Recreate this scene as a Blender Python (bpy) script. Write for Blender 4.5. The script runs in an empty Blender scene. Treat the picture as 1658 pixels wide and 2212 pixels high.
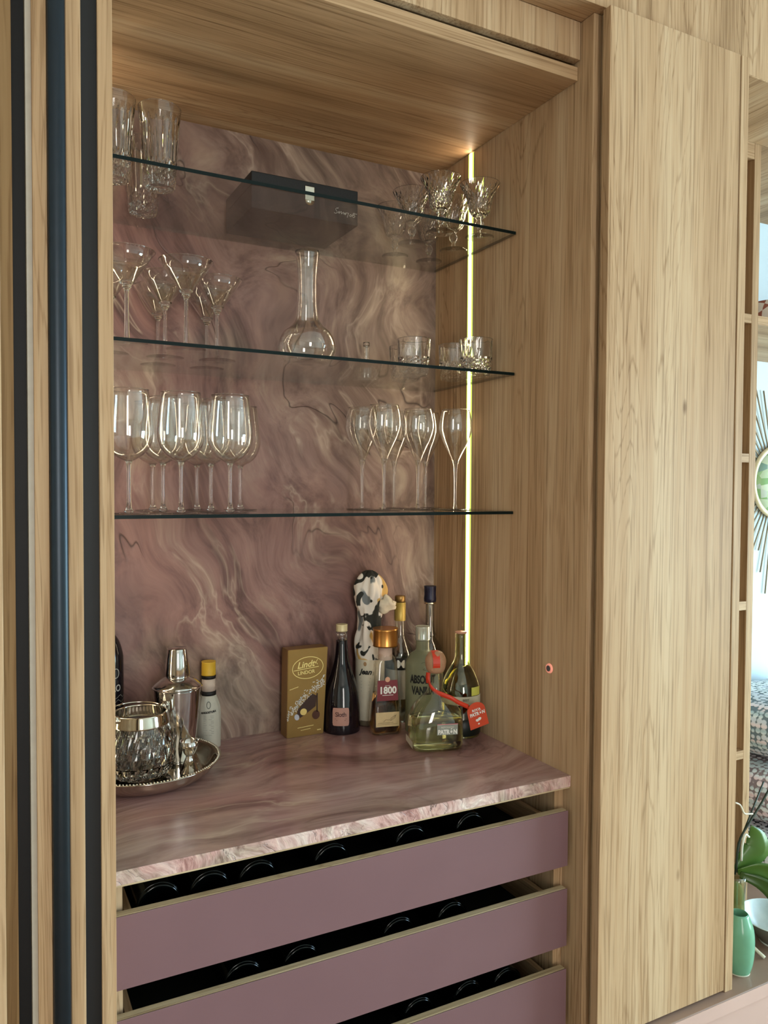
import bpy, bmesh, math, random
from mathutils import Vector, Matrix

random.seed(11)
sc = bpy.context.scene
COL = sc.collection

# ------------------------------------------------------------------ camera
FPX = 1684.04
yaw, pitch, roll = math.radians(27.4753), math.radians(-1.687), math.radians(0.297)
fw = Vector((math.sin(yaw)*math.cos(pitch), math.cos(yaw)*math.cos(pitch), math.sin(pitch)))
rt = fw.cross(Vector((0, 0, 1))).normalized()
up = rt.cross(fw)
rt, up = rt*math.cos(roll)+up*math.sin(roll), up*math.cos(roll)-rt*math.sin(roll)
cd = bpy.data.cameras.new('camera')
cam = bpy.data.objects.new('camera', cd)
COL.objects.link(cam)
cd.sensor_fit = 'HORIZONTAL'
cd.sensor_width = 36.0
cd.lens = FPX/1658*36.0
cd.clip_start = 0.02
mw = Matrix((rt, up, -fw)).transposed().to_4x4()
mw.translation = Vector((-1.08281, -1.79080, 1.50132))
cam.matrix_world = mw
sc.camera = cam

# ------------------------------------------------------------------ view + render quality
sc.view_settings.view_transform = 'Standard'
sc.view_settings.look = 'None'
sc.view_settings.gamma = 1.0
sc.view_settings.use_curve_mapping = False
sc.view_settings.exposure = 0.0
cy = sc.cycles
cy.max_bounces = 12
cy.transmission_bounces = 10
cy.transparent_max_bounces = 40
cy.glossy_bounces = 4
cy.diffuse_bounces = 3
cy.sample_clamp_indirect = 6.0
cy.use_adaptive_sampling = True
cy.adaptive_threshold = 0.07
cy.adaptive_min_samples = 16

# ------------------------------------------------------------------ world + daylight
W = bpy.data.worlds.new('world')
sc.world = W
W.use_nodes = True
bg = W.node_tree.nodes['Background']
bg.inputs[0].default_value = (0.72, 0.84, 1.0, 1)
bg.inputs[1].default_value = 1.2

def area(name, loc, rot, sx, sy, power, col):
    L = bpy.data.lights.new(name, 'AREA')
    L.shape = 'RECTANGLE'
    L.size, L.size_y = sx, sy
    L.energy = power
    L.color = col
    o = bpy.data.objects.new(name, L)
    o.location = loc
    o.rotation_euler = rot
    COL.objects.link(o)
    return o
# daylight through the two windows of the room (behind the camera, and to the right)
area('daylight_window_front', (-1.15, -4.52, 1.45), (math.radians(90), 0, 0), 0.62, 1.9, 49, (1.0, 0.95, 0.87))
area('daylight_window_right_sky', (3.32, -2.2, 1.52), (math.radians(90), 0, math.radians(90)), 2.4, 0.70, 108, (0.49, 0.76, 1.0))
area('daylight_window_right_garden', (3.32, -2.2, 0.73), (math.radians(90), 0, math.radians(90)), 2.4, 0.86, 114, (0.69, 0.95, 0.88))

# ------------------------------------------------------------------ helpers
def lin(c):
    c = c/255.0
    return c/12.92 if c <= 0.04045 else ((c+0.055)/1.055)**2.4
def C(r, g, b): return (lin(r), lin(g), lin(b), 1.0)

def new_mat(name):
    m = bpy.data.materials.new(name)
    m.use_nodes = True
    return m, m.node_tree.nodes, m.node_tree.links, m.node_tree.nodes['Principled BSDF']

def simple(name, col, rough=0.5, metal=0.0, trans=0.0, ior=1.45, spec=None, bump=0.0, bscale=60):
    m, n, l, b = new_mat(name)
    b.inputs['Base Color'].default_value = col
    b.inputs['Roughness'].default_value = rough
    b.inputs['Metallic'].default_value = metal
    b.inputs['Transmission Weight'].default_value = trans
    b.inputs['IOR'].default_value = ior
    if spec is not None: b.inputs['Specular IOR Level'].default_value = spec
    # slight procedural mottling so that nothing is perfectly flat
    if trans == 0.0:
        tc = n.new('ShaderNodeTexCoord')
        nz = n.new('ShaderNodeTexNoise'); nz.inputs['Scale'].default_value = bscale; nz.inputs['Detail'].default_value = 2
        l.new(tc.outputs['Object'], nz.inputs['Vector'])
        hs = n.new('ShaderNodeMix'); hs.data_type = 'RGBA'; hs.blend_type = 'MULTIPLY'
        hs.inputs[6].default_value = col
        mr = n.new('ShaderNodeMapRange'); mr.inputs['To Min'].default_value = 0.88; mr.inputs['To Max'].default_value = 1.08
        l.new(nz.outputs['Fac'], mr.inputs['Value'])
        hs.inputs[0].default_value = 1.0
        l.new(mr.outputs['Result'], hs.inputs[7])
        l.new(hs.outputs[2], b.inputs['Base Color'])
        if bump:
            bp = n.new('ShaderNodeBump'); bp.inputs['Strength'].default_value = bump; bp.inputs['Distance'].default_value = 0.002
            l.new(nz.outputs['Fac'], bp.inputs['Height']); l.new(bp.outputs['Normal'], b.inputs['Normal'])
    return m

def math_node(n, l, op, a, b=None, clamp=False):
    x = n.new('ShaderNodeMath'); x.operation = op; x.use_clamp = clamp
    for i, v in enumerate((a, b)):
        if v is None: continue
        if hasattr(v, 'is_linked'): l.new(v, x.inputs[i])
        else: x.inputs[i].default_value = v
    return x.outputs[0]

def ramp(n, l, fac, stops):
    r = n.new('ShaderNodeValToRGB')
    e = r.color_ramp.elements
    while len(e) > 1: e.remove(e[-1])
    e[0].position, e[0].color = stops[0]
    for p, c in stops[1:]:
        x = e.new(p); x.color = c
    l.new(fac, r.inputs[0])
    return r.outputs[0]

def noise(n, l, vec, scale, detail=4, rough=0.5, dist=0.0):
    x = n.new('ShaderNodeTexNoise')
    x.inputs['Scale'].default_value = scale
    x.inputs['Detail'].default_value = detail
    x.inputs['Roughness'].default_value = rough
    x.inputs['Distortion'].default_value = dist
    l.new(vec, x.inputs['Vector'])
    return x

def mixc(n, l, fac, a, b, mode='MIX'):
    x = n.new('ShaderNodeMix'); x.data_type = 'RGBA'; x.blend_type = mode
    for i, v in ((0, fac), (6, a), (7, b)):
        if hasattr(v, 'is_linked'): l.new(v, x.inputs[i])
        else: x.inputs[i].default_value = v
    return x.outputs[2]

def mapping(n, l, vec, scale=(1, 1, 1), rot=(0, 0, 0), loc=(0, 0, 0)):
    x = n.new('ShaderNodeMapping')
    x.inputs['Scale'].default_value = scale
    x.inputs['Rotation'].default_value = rot
    x.inputs['Location'].default_value = loc
    if hasattr(vec, 'is_linked'): l.new(vec, x.inputs['Vector'])
    return x.outputs[0]

def wood_mat(name, grain='Z', tones=None, rough=0.5):
    """oak veneer; grain runs along the given local axis"""
    m, n, l, b = new_mat(name)
    t = tones or (C(152, 120, 88), C(184, 150, 115), C(201, 172, 139))
    tc = n.new('ShaderNodeTexCoord')
    oi = n.new('ShaderNodeObjectInfo')
    off = n.new('ShaderNodeVectorMath'); off.operation = 'ADD'
    sc3 = n.new('ShaderNodeCombineXYZ')
    k = math_node(n, l, 'MULTIPLY', oi.outputs['Random'], 7.3)
    for i in range(3): l.new(k, sc3.inputs[i])
    l.new(tc.outputs['Object'], off.inputs[0]); l.new(sc3.outputs[0], off.inputs[1])
    v = off.outputs[0]
    def S(a, along):
        return {'Z': (a, a, along), 'X': (along, a, a), 'Y': (a, along, a)}[grain]
    warp = noise(n, l, mapping(n, l, v, S(3.0, 1.1)), 1.0, 1)
    wv = n.new('ShaderNodeVectorMath'); wv.operation = 'MULTIPLY_ADD'
    l.new(warp.outputs['Color'], wv.inputs[0]); wv.inputs[1].default_value = (0.035, 0.035, 0.035); l.new(v, wv.inputs[2])
    w = wv.outputs[0]
    broad = noise(n, l, mapping(n, l, w, S(13, 0.22)), 1.0, 1, 0.5)
    fine = noise(n, l, mapping(n, l, w, S(120, 2.0)), 1.0, 3, 0.65)
    pore = noise(n, l, mapping(n, l, w, S(260, 6.0)), 1.0, 1, 0.6)
    line = noise(n, l, mapping(n, l, w, S(150, 1.1)), 1.0, 2, 0.55)
    cath = noise(n, l, mapping(n, l, w, S(7.5, 0.75)), 1.0, 1, 0.4, 0.0)
    f = math_node(n, l, 'ADD', math_node(n, l, 'MULTIPLY', broad.outputs['Fac'], 0.7), math_node(n, l, 'MULTIPLY', fine.outputs['Fac'], 0.3))
    col = ramp(n, l, f, [(0.33, t[0]), (0.5, t[1]), (0.66, t[2])])
    # dark pores and long fine grain lines
    dark = ramp(n, l, pore.outputs['Fac'], [(0.33, (0.62, 0.56, 0.50, 1)), (0.45, (1, 1, 1, 1))])
    col = mixc(n, l, 0.6, col, dark, 'MULTIPLY')
    dl = ramp(n, l, line.outputs['Fac'], [(0.34, (0.55, 0.48, 0.42, 1)), (0.43, (1, 1, 1, 1))])
    col = mixc(n, l, 0.55, col, dl, 'MULTIPLY')
    # cathedral figure: thin contour lines of a slow field, in some places only
    ln = math_node(n, l, 'ABSOLUTE', math_node(n, l, 'SUBTRACT', math_node(n, l, 'FRACT', math_node(n, l, 'MULTIPLY', math_node(n, l, 'ADD', cath.outputs['Fac'], math_node(n, l, 'MULTIPLY', fine.outputs['Fac'], 0.03)), 27.0)), 0.5))
    st = ramp(n, l, ln, [(0.0, (0.66, 0.60, 0.54, 1)), (0.10, (1, 1, 1, 1))])
    cm = noise(n, l, mapping(n, l, w, S(5, 0.5), (0, 0, 0), (4, 8, 2)), 1.0, 0)
    msk = ramp(n, l, cm.outputs['Fac'], [(0.5, (0.0, 0.0, 0.0, 1)), (0.64, (0.8, 0.8, 0.8, 1))])
    col = mixc(n, l, msk, col, mixc(n, l, 1.0, col, st, 'MULTIPLY'))
    # sparse knots
    vo = n.new('ShaderNodeTexVoronoi'); vo.inputs['Scale'].default_value = 1.0
    l.new(mapping(n, l, w, S(8, 3.0)), vo.inputs['Vector'])
    kn = ramp(n, l, vo.outputs['Distance'], [(0.02, (0.35, 0.27, 0.2, 1)), (0.06, (1, 1, 1, 1))])
    vr = n.new('ShaderNodeSeparateColor'); l.new(vo.outputs['Color'], vr.inputs[0])
    km = math_node(n, l, 'GREATER_THAN', vr.outputs[0], 0.8)
    col = mixc(n, l, km, col, mixc(n, l, 0.8, col, kn, 'MULTIPLY'))
    l.new(col, b.inputs['Base Color'])
    b.inputs['Roughness'].default_value = rough
    b.inputs['Specular IOR Level'].default_value = 0.10
    return m

GR = (C(106, 89, 78), C(139, 122, 108), C(178, 162, 143))
def stone_mat(name, rot=(0, 0, 0), base=None, rough=0.42, offset=(0, 0, 0), greyside=False, fscale=1.0, crack=1.0):
    m, n, l, b = new_mat(name)
    cs = base or (C(92, 63, 59), C(129, 94, 89), C(146, 111, 105), C(158, 135, 123), C(198, 180, 162))
    tc = n.new('ShaderNodeTexCoord')
    v = mapping(n, l, tc.outputs['Object'], (fscale,)*3, rot, offset)
    w1 = noise(n, l, v, 1.7, 2, 0.5)
    wa = n.new('ShaderNodeVectorMath'); wa.operation = 'MULTIPLY_ADD'
    l.new(w1.outputs['Color'], wa.inputs[0]); wa.inputs[1].default_value = (0.62, 0.62, 0.62); l.new(v, wa.inputs[2])
    w2 = noise(n, l, wa.outputs[0], 6.0, 2, 0.5)
    wb = n.new('ShaderNodeVectorMath'); wb.operation = 'MULTIPLY_ADD'
    l.new(w2.outputs['Color'], wb.inputs[0]); wb.inputs[1].default_value = (0.042, 0.042, 0.042); l.new(wa.outputs[0], wb.inputs[2])
    P = wb.outputs[0]
    flow = noise(n, l, mapping(n, l, P, (6.5, 6.5, 1.3)), 1.0, 5, 0.6, 0.0)
    strand = noise(n, l, mapping(n, l, P, (24, 24, 2.3), (0, 0, 0), (2, 6, 1)), 1.0, 4, 0.65, 0.0)
    cloud = noise(n, l, P, 2.6, 3, 0.6)
    f = math_node(n, l, 'ADD', math_node(n, l, 'MULTIPLY', flow.outputs['Fac'], 0.5), math_node(n, l, 'MULTIPLY', cloud.outputs['Fac'], 0.3))
    f = math_node(n, l, 'ADD', f, math_node(n, l, 'MULTIPLY', strand.outputs['Fac'], 0.2))
    col = ramp(n, l, f, [(0.38, cs[0]), (0.46, cs[1]), (0.53, cs[2]), (0.60, cs[3]), (0.70, cs[4])])
    # grey-beige drifts
    gz = noise(n, l, P, 1.5, 3, 0.6)
    gfac = ramp(n, l, gz.outputs['Fac'], [(0.50, (0, 0, 0, 1)), (0.62, (0.85, 0.85, 0.85, 1))])
    if greyside:
        sp = n.new('ShaderNodeSeparateXYZ'); l.new(P, sp.inputs[0])
        ad = math_node(n, l, 'MULTIPLY', math_node(n, l, 'ADD', sp.outputs[0], -0.62), 2.6, True)
        gfac = math_node(n, l, 'MAXIMUM', gfac, math_node(n, l, 'MULTIPLY', ad, 0.75))
    gf = math_node(n, l, 'ADD', math_node(n, l, 'MULTIPLY', flow.outputs['Fac'], 0.55), math_node(n, l, 'MULTIPLY', strand.outputs['Fac'], 0.45))
    grey = ramp(n, l, gf, [(0.38, GR[0]), (0.5, GR[1]), (0.64, GR[2])])
    col = mixc(n, l, gfac, col, grey)
    # fine fibrous streaks following the flow
    fs_ = ramp(n, l, strand.outputs['Fac'], [(0.36, (0.74, 0.72, 0.70, 1)), (0.5, (1, 1, 1, 1)), (0.66, (1.14, 1.12, 1.08, 1))])
    col = mixc(n, l, 0.8, col, fs_, 'MULTIPLY')
    # pale flowing veins
    vn = noise(n, l, mapping(n, l, P, (8, 8, 1.5), (0, 0, 0), (3, 1, 5)), 1.0, 4, 0.55)
    d = math_node(n, l, 'ABSOLUTE', math_node(n, l, 'SUBTRACT', vn.outputs['Fac'], 0.5))
    vm = ramp(n, l, d, [(0.0, (0.55, 0.55, 0.55, 1)), (0.008, (0.28, 0.28, 0.28, 1)), (0.026, (0, 0, 0, 1))])
    vg = noise(n, l, P, 2.4, 1)
    vm = math_node(n, l, 'MULTIPLY', vm, ramp(n, l, vg.outputs['Fac'], [(0.42, (0, 0, 0, 1)), (0.56, (1, 1, 1, 1))]))
    col = mixc(n, l, vm, col, C(200, 178, 160))
    # dark creases along the flow
    cn = noise(n, l, mapping(n, l, P, (3.0, 3.0, 0.9), (0.25, 0.5, 0.2), (9, 4, 2)), 1.0, 4, 0.6)
    dc = math_node(n, l, 'ABSOLUTE', math_node(n, l, 'SUBTRACT', cn.outputs['Fac'], 0.5))
    cm = ramp(n, l, dc, [(0.0, (0.8, 0.8, 0.8, 1)), (0.0016, (0.5, 0.5, 0.5, 1)), (0.005, (0, 0, 0, 1))])
    cg = noise(n, l, P, 4.2, 1)
    cm = math_node(n, l, 'MULTIPLY', cm, ramp(n, l, cg.outputs['Fac'], [(0.46, (0, 0, 0, 1)), (0.58, (1, 1, 1, 1))]))
    cm = math_node(n, l, 'MULTIPLY', cm, crack)
    col = mixc(n, l, cm, col, C(52, 36, 30))
    l.new(col, b.inputs['Base Color'])
    b.inputs['Roughness'].default_value = rough
    b.inputs['Specular IOR Level'].default_value = 0.4
    bp = n.new('ShaderNodeBump'); bp.inputs['Strength'].default_value = 0.55; bp.inputs['Distance'].default_value = 0.004
    h = math_node(n, l, 'ADD', math_node(n, l, 'SUBTRACT', flow.outputs['Fac'], math_node(n, l, 'MULTIPLY', cm, 0.5)), math_node(n, l, 'MULTIPLY', strand.outputs['Fac'], 0.45))
    l.new(h, bp.inputs['Height']); l.new(bp.outputs['Normal'], b.inputs['Normal'])
    return m

def thin_glass(name, tint=(1, 1, 1, 1), boost=1.0, base=0.0, gloss=(1, 1, 1, 1), rough=0.0):
    """thin clear glass: transmits straight through, mirrors by its Fresnel factor"""
    m = bpy.data.materials.new(name); m.use_nodes = True
    n, l = m.node_tree.nodes, m.node_tree.links
    n.remove(n['Principled BSDF'])
    tr = n.new('ShaderNodeBsdfTransparent'); tr.inputs[0].default_value = tint
    gl = n.new('ShaderNodeBsdfGlossy'); gl.inputs['Color'].default_value = gloss; gl.inputs['Roughness'].default_value = rough
    lw = n.new('ShaderNodeLayerWeight'); lw.inputs[0].default_value = 0.5
    sch = math_node(n, l, 'POWER', lw.outputs['Facing'], 3.4)
    f = math_node(n, l, 'ADD', math_node(n, l, 'MULTIPLY', math_node(n, l, 'ADD', math_node(n, l, 'MULTIPLY', sch, 0.75), 0.035), boost), base, True)
    mx = n.new('ShaderNodeMixShader')
    l.new(f, mx.inputs[0]); l.new(tr.outputs[0], mx.inputs[1]); l.new(gl.outputs[0], mx.inputs[2])
    l.new(mx.outputs[0], n['Material Output'].inputs[0])
    return m

M = {}
M['wood'] = wood_mat('oak_vertical')
M['wood_x'] = wood_mat('oak_horizontal', 'X')
M['wood_y'] = wood_mat('oak_depth', 'Y')
M['stone'] = stone_mat('rose_stone_wall', rot=(0, math.radians(24), 0), greyside=True)
M['stone_top'] = stone_mat('rose_stone_counter', rot=(0.0, math.radians(90), 0.0), offset=(2, 1, 4), rough=0.24, fscale=0.8, crack=0.35,
                           base=(C(114, 82, 79), C(152, 114, 111), C(168, 133, 130), C(182, 155, 150), C(210, 192, 184)))
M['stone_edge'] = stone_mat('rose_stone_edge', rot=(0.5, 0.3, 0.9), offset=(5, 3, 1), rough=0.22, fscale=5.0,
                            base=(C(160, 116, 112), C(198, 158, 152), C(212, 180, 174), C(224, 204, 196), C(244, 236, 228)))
M['mauve'] = simple('mauve_lacquer', C(124, 93, 98), 0.38, bscale=5)
M['pink'] = simple('dusty_pink_lacquer', C(205, 172, 162), 0.45, bscale=4)
M['edgeband'] = wood_mat('oak_edge_band', 'X', (C(168, 142, 108), C(192, 168, 134), C(205, 184, 152)))
M['black_gap'] = simple('black_track', C(16, 16, 20), 0.6)
M['black_metal'] = simple('black_anodised', C(38, 46, 54), 0.33, 0.6)
M['dark_void'] = simple('black_interior', C(10, 10, 12), 0.8)
M['led'] = None
M['thin'] = thin_glass('thin_clear_glass', (0.99, 0.99, 0.985, 1), 2.0, 0.0)
M['shelfglass'] = thin_glass('shelf_pane_glass', (0.93, 0.945, 0.93, 1), 0.85, 0.0)
M['glass'] = simple('clear_glass_solid', (1, 1, 1, 1), 0.0, 0, 1.0, 1.46)
M['crystal'] = simple('lead_crystal', (1, 1, 1, 1), 0.0, 0, 1.0, 1.54)
M['glassedge'] = simple('green_glass_edge', C(9, 24, 24), 0.3, spec=0.2)
M['silver'] = simple('polished_silver', C(214, 206, 192), 0.09, 1.0, bscale=12)
M['steel'] = simple('polished_steel', C(205, 202, 200), 0.11, 1.0, bscale=12)
M['boxblack'] = simple('black_leatherette', C(26, 25, 27), 0.55, bump=0.2, bscale=300)
M['white'] = simple('white_print', C(232, 228, 220), 0.6)
M['offwhite'] = simple('paper_label', C(206, 198, 184), 0.7, bscale=90)
M['ink'] = simple('black_ink', C(20, 18, 18), 0.6)
M['gold'] = simple('gold_foil', C(158, 124, 72), 0.36, 0.7, bscale=20)
M['goldbright'] = simple('bright_gold_foil', C(250, 226, 150), 0.3, 0.5)
M['copper'] = simple('copper_cap', C(196, 138, 74), 0.28, 0.9, bscale=15)

def led_mat(nm, colr, stg):
    m = bpy.data.materials.new(nm); m.use_nodes = True
    n, l = m.node_tree.nodes, m.node_tree.links
    n.remove(n['Principled BSDF'])
    e = n.new('ShaderNodeEmission'); e.inputs[0].default_value = colr; e.inputs[1].default_value = stg
    l.new(e.outputs[0], n['Material Output'].inputs[0])
    return m
M['led'] = led_mat('led_diffuser', (1.0, 0.87, 0.48, 1), 3.2)
M['led_core'] = led_mat('led_light_line', (1.0, 0.80, 0.57, 1), 42.0)
M['led_fringe'] = led_mat('led_lime_fringe', (0.80, 1.0, 0.16, 1), 1.3)  # diffuser sides, with a lime glow fringe put into the emission colour

# ---- mesh helpers
def link_mesh(name, verts, faces, mat, parent=None, loc=(0, 0, 0), smooth=False, rotz=0.0):
    me = bpy.data.meshes.new(name)
    me.from_pydata([tuple(v) for v in verts], [], faces)
    me.validate(); me.update()
    if smooth:
        for p in me.polygons: p.use_smooth = True
    if mat: me.materials.append(mat)
    o = bpy.data.objects.new(name, me)
    o.location = loc
    o.rotation_euler[2] = rotz
    COL.objects.link(o)
    if parent: o.parent = parent
    return o

def bm_obj(name, bm, mat, parent=None, loc=(0, 0, 0), smooth=False):
    me = bpy.data.meshes.new(name)
    bm.to_mesh(me); bm.free()
    if smooth:
        for p in me.polygons: p.use_smooth = True
    if mat: me.materials.append(mat)
    o = bpy.data.objects.new(name, me)
    o.location = loc
    COL.objects.link(o)
    if parent: o.parent = parent
    return o

def box(name, x0, x1, y0, y1, z0, z1, mat, parent=None, bevel=0.0, origin='base', segs=2):
    """axis-aligned box; coordinates in the parent's space"""
    cx, cyy, cz = (x0+x1)/2, (y0+y1)/2, z0 if origin == 'base' else (z0+z1)/2
    bm = bmesh.new()
    bmesh.ops.create_cube(bm, size=1)
    for v in bm.verts:
        v.co.x *= (x1-x0); v.co.y *= (y1-y0)
        v.co.z = v.co.z*(z1-z0) + (z0+z1)/2 - cz
    if bevel:
        bmesh.ops.bevel(bm, geom=bm.edges[:], offset=bevel, segments=segs, affect='EDGES', profile=0.5)
    return bm_obj(name, bm, mat, parent, (cx, cyy, cz))

def tag(o, label, cat, group=None, kind=None):
    o['label'] = label
    if cat: o['category'] = cat
    if group: o['group'] = group
    if kind: o['kind'] = kind
    return o

def struct(o, label=None):
    o['kind'] = 'structure'
    if label: o['label'] = label
    return o

def thing(name, label, cat, loc=(0, 0, 0), rotz=0.0, group=None):
    o = bpy.data.objects.new(name, None)
    o.empty_display_size = 0.02
    COL.objects.link(o)
    o.location = loc
    o.rotation_euler[2] = rotz
    return tag(o, label, cat, group)

def lathe(name, prof, mat, parent=None, segs=40, loc=(0, 0, 0), smooth=True, rfun=None, closed=False):
    """revolve (r,z) pairs; rfun(r,z,theta) may modulate the radius"""
    verts, faces, rings = [], [], []
    for r, z in prof:
        if r < 1e-6:
            rings.append([len(verts)]); verts.append((0, 0, z))
        else:
            ring = []
            for i in range(segs):
                a = 2*math.pi*i/segs
                rr = rfun(r, z, a) if rfun else r
                ring.append(len(verts)); verts.append((rr*math.cos(a), rr*math.sin(a), z))
            rings.append(ring)
    pairs = list(zip(rings, rings[1:]))
    if closed: pairs.append((rings[-1], rings[0]))
    for A, B in pairs:
        if len(A) == 1 and len(B) == 1: continue
        for i in range(segs):
            j = (i+1) % segs
            if len(A) == 1: faces.append((A[0], B[j], B[i]))
            elif len(B) == 1: faces.append((A[i], A[j], B[0]))
            else: faces.append((A[i], A[j], B[j], B[i]))
    o = link_mesh(name, verts, faces, mat, parent, loc, smooth)
    bm = bmesh.new(); bm.from_mesh(o.data)
    bmesh.ops.recalc_face_normals(bm, faces=bm.faces[:])
    bm.to_mesh(o.data); bm.free()
    return o

def catmull(pts, sub=6):
    """smooth a list of 2-D/3-D points"""
    out = []
    P = [Vector(p) for p in pts]
    P = [2*P[0]-P[1]] + P + [2*P[-1]-P[-2]]
    for i in range(1, len(P)-2):
        a, b, c, d = P[i-1], P[i], P[i+1], P[i+2]
        for k in range(sub):
            t = k/sub
            out.append(0.5*((2*b)+(c-a)*t+(2*a-5*b+4*c-d)*t*t+(3*b-a-3*c+d)*t**3))
    out.append(P[-2])
    return [tuple(o) for o in out]

def tube(name, pts, r, mat, parent=None, segs=8, closed=False, smooth=True):
    P = [Vector(p) for p in pts]
    verts, faces = [], []
    n = len(P)
    prev = None
    for i, p in enumerate(P):
        if closed: t = (P[(i+1) % n]-P[i-1]).normalized()
        else: t = (P[min(i+1, n-1)]-P[max(i-1, 0)]).normalized()
        ref = prev if prev is not None else (Vector((0, 0, 1)) if abs(t.z) < 0.9 else Vector((1, 0, 0)))
        u = (ref - t*ref.dot(t)).normalized(); prev = u
        w = t.cross(u)
        rr = r[i] if isinstance(r, (list, tuple)) else r
        for k in range(segs):
            a = 2*math.pi*k/segs
            verts.append(p + (u*math.cos(a)+w*math.sin(a))*rr)
    m = n if closed else n-1
    for i in range(m):
        for k in range(segs):
            a, b2 = i*segs+k, i*segs+(k+1) % segs
            c, d = ((i+1) % n)*segs+(k+1) % segs, ((i+1) % n)*segs+k
            faces.append((a, b2, c, d))
    if not closed:
        faces.append(tuple(range(segs))[::-1]); faces.append(tuple((n-1)*segs+k for k in range(segs)))
    return link_mesh(name, verts, faces, mat, parent, smooth=smooth)

def shell(outer, t):
    """closed wall profile from an outer (r,z) profile, bottom to rim, wall thickness t"""
    inner = []
    for i, (r, z) in enumerate(outer):
        a = Vector(outer[max(i-1, 0)]); b = Vector(outer[min(i+1, len(outer)-1)])
        d = (b-a).normalized() if (b-a).length > 0 else Vector((0, 1))
        nrm = Vector((-d.y, d.x))
        q = Vector((r, z))+nrm*t
        inner.append((max(q.x, 0.0), q.y))
    inner = [(r, max(z, outer[0][1]+t)) for r, z in inner]
    out = list(outer)
    r, z = outer[-1]
    inner[-1] = (r-t, z)
    return out + inner[::-1]

# ---- flat lettering: text to mesh, then wrapped on a surface by a mapping (u, v, w) -> xyz
def text_mesh(body, size, bold=0.0, shear=0.0, spacing=1.0, xs=1.0):
    cu = bpy.data.curves.new('lettering', 'FONT')
    cu.body = body; cu.size = size; cu.offset = bold; cu.shear = shear
    cu.align_x = 'CENTER'; cu.align_y = 'CENTER'; cu.space_character = spacing
    cu.resolution_u = 3
    ob = bpy.data.objects.new('lettering', cu)
    COL.objects.link(ob)
    dg = bpy.context.evaluated_depsgraph_get()
    me = bpy.data.meshes.new_from_object(ob.evaluated_get(dg))
    vs = [(v.co.x*xs, v.co.y) for v in me.vertices]
    fs = [tuple(p.vertices) for p in me.polygons]
    bpy.data.objects.remove(ob); bpy.data.curves.remove(cu); bpy.data.meshes.remove(me)
    return vs, fs

def put(name, vs, fs, fn, mat, parent):
    return link_mesh(name, [fn(u, v) for u, v in vs], fs, mat, parent)

def on_cyl(r, a0, z0, eps=0.0006, tilt=0.0):
    def fn(u, v):
        u2 = u*math.cos(tilt)-v*math.sin(tilt); v2 = u*math.sin(tilt)+v*math.cos(tilt)
        rr = (r(z0+v2) if callable(r) else r)+eps
        a = a0+u2/rr
        return (rr*math.sin(a), -rr*math.cos(a), z0+v2)
    return fn

def on_plane(origin, ux, vz, eps=0.0006):
    O, U, V = Vector(origin), Vector(ux), Vector(vz)
    N = U.cross(V).normalized()
    return lambda u, v: tuple(O+U*u+V*v+N*eps)

def grid2(w, h, nu, nv=1, rad=0.0):
    """grid rectangle centred on 0; optional rounded corners by clipping points"""
    vs, fs = [], []
    for j in range(nv+1):
        for i in range(nu+1):
            u, v = (i/nu-0.5)*w, (j/nv-0.5)*h
            if rad:
                ex, ey = w/2-rad, h/2-rad
                if abs(u) > ex and abs(v) > ey:
                    d = Vector((abs(u)-ex, abs(v)-ey))
                    if d.length > rad: d = d.normalized()*rad
                    u = math.copysign(ex+d.x, u); v = math.copysign(ey+d.y, v)
            vs.append((u, v))
    for j in range(nv):
        for i in range(nu):
            a = j*(nu+1)+i
            fs.append((a, a+1, a+nu+2, a+nu+1))
    return vs, fs

def disc2(rx, ry, n=28):
    return [(rx*math.cos(2*math.pi*i/n), ry*math.sin(2*math.pi*i/n)) for i in range(n)], [tuple(range(n))]

def ring2(rx, ry, t, n=48):
    vs = []
    for i in range(n):
        a = 2*math.pi*i/n
        vs += [(rx*math.cos(a), ry*math.sin(a)), ((rx-t)*math.cos(a), (ry-t)*math.sin(a))]
    return vs, [(2*i, (2*i+2) % (2*n), (2*i+3) % (2*n), 2*i+1) for i in range(n)]

def strokes2(segs):
    """list of ((u0,v0),(u1,v1),width) -> quads"""
    vs, fs = [], []
    for (a, b2, w) in segs:
        a, b2 = Vector(a), Vector(b2)
        d = (b2-a)
        if d.length < 1e-7: continue
        d = d.normalized(); nn = Vector((-d.y, d.x))*w/2
        k = len(vs)
        vs += [tuple(a+nn), tuple(a-nn), tuple(b2-nn), tuple(b2+nn)]
        fs.append((k, k+1, k+2, k+3))
    return vs, fs

# ------------------------------------------------------------------ dimensions
ZC = 0.91            # counter top
Z1, Z2, Z3 = 2.0788, 1.7628, 1.4491   # shelf mid heights
ST = 0.0065          # shelf glass thickness
DS = 0.3535          # shelf depth
ZS = 2.3285          # niche soffit underside
XL = -0.955          # left inner side of niche (hidden behind the front stile)
YF = -0.5933         # front edge of the carcass

# ------------------------------------------------------------------ room shell
paint = simple('white_wall_paint', C(226, 224, 216), 0.8, bscale=8)
ceilm = simple('white_ceiling_paint', C(236, 234, 228), 0.85, bscale=6)
floorm = wood_mat('floor_oak', 'X', (C(120, 88, 58), C(150, 114, 78), C(172, 138, 98)))
struct(box('floor', -3.3, 3.5, -4.7, 0.1, -0.05, 0.0, floorm))
struct(box('ceiling', -3.3, 3.5, -4.7, 0.1, 2.76, 2.82, ceilm))
struct(box('wall_left', -3.3, -3.2, -4.7, 0.1, 0, 2.76, paint))
struct(box('wall_back', -3.3, 3.5, 0.031, 0.1, 0, 2.76, paint))
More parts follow.
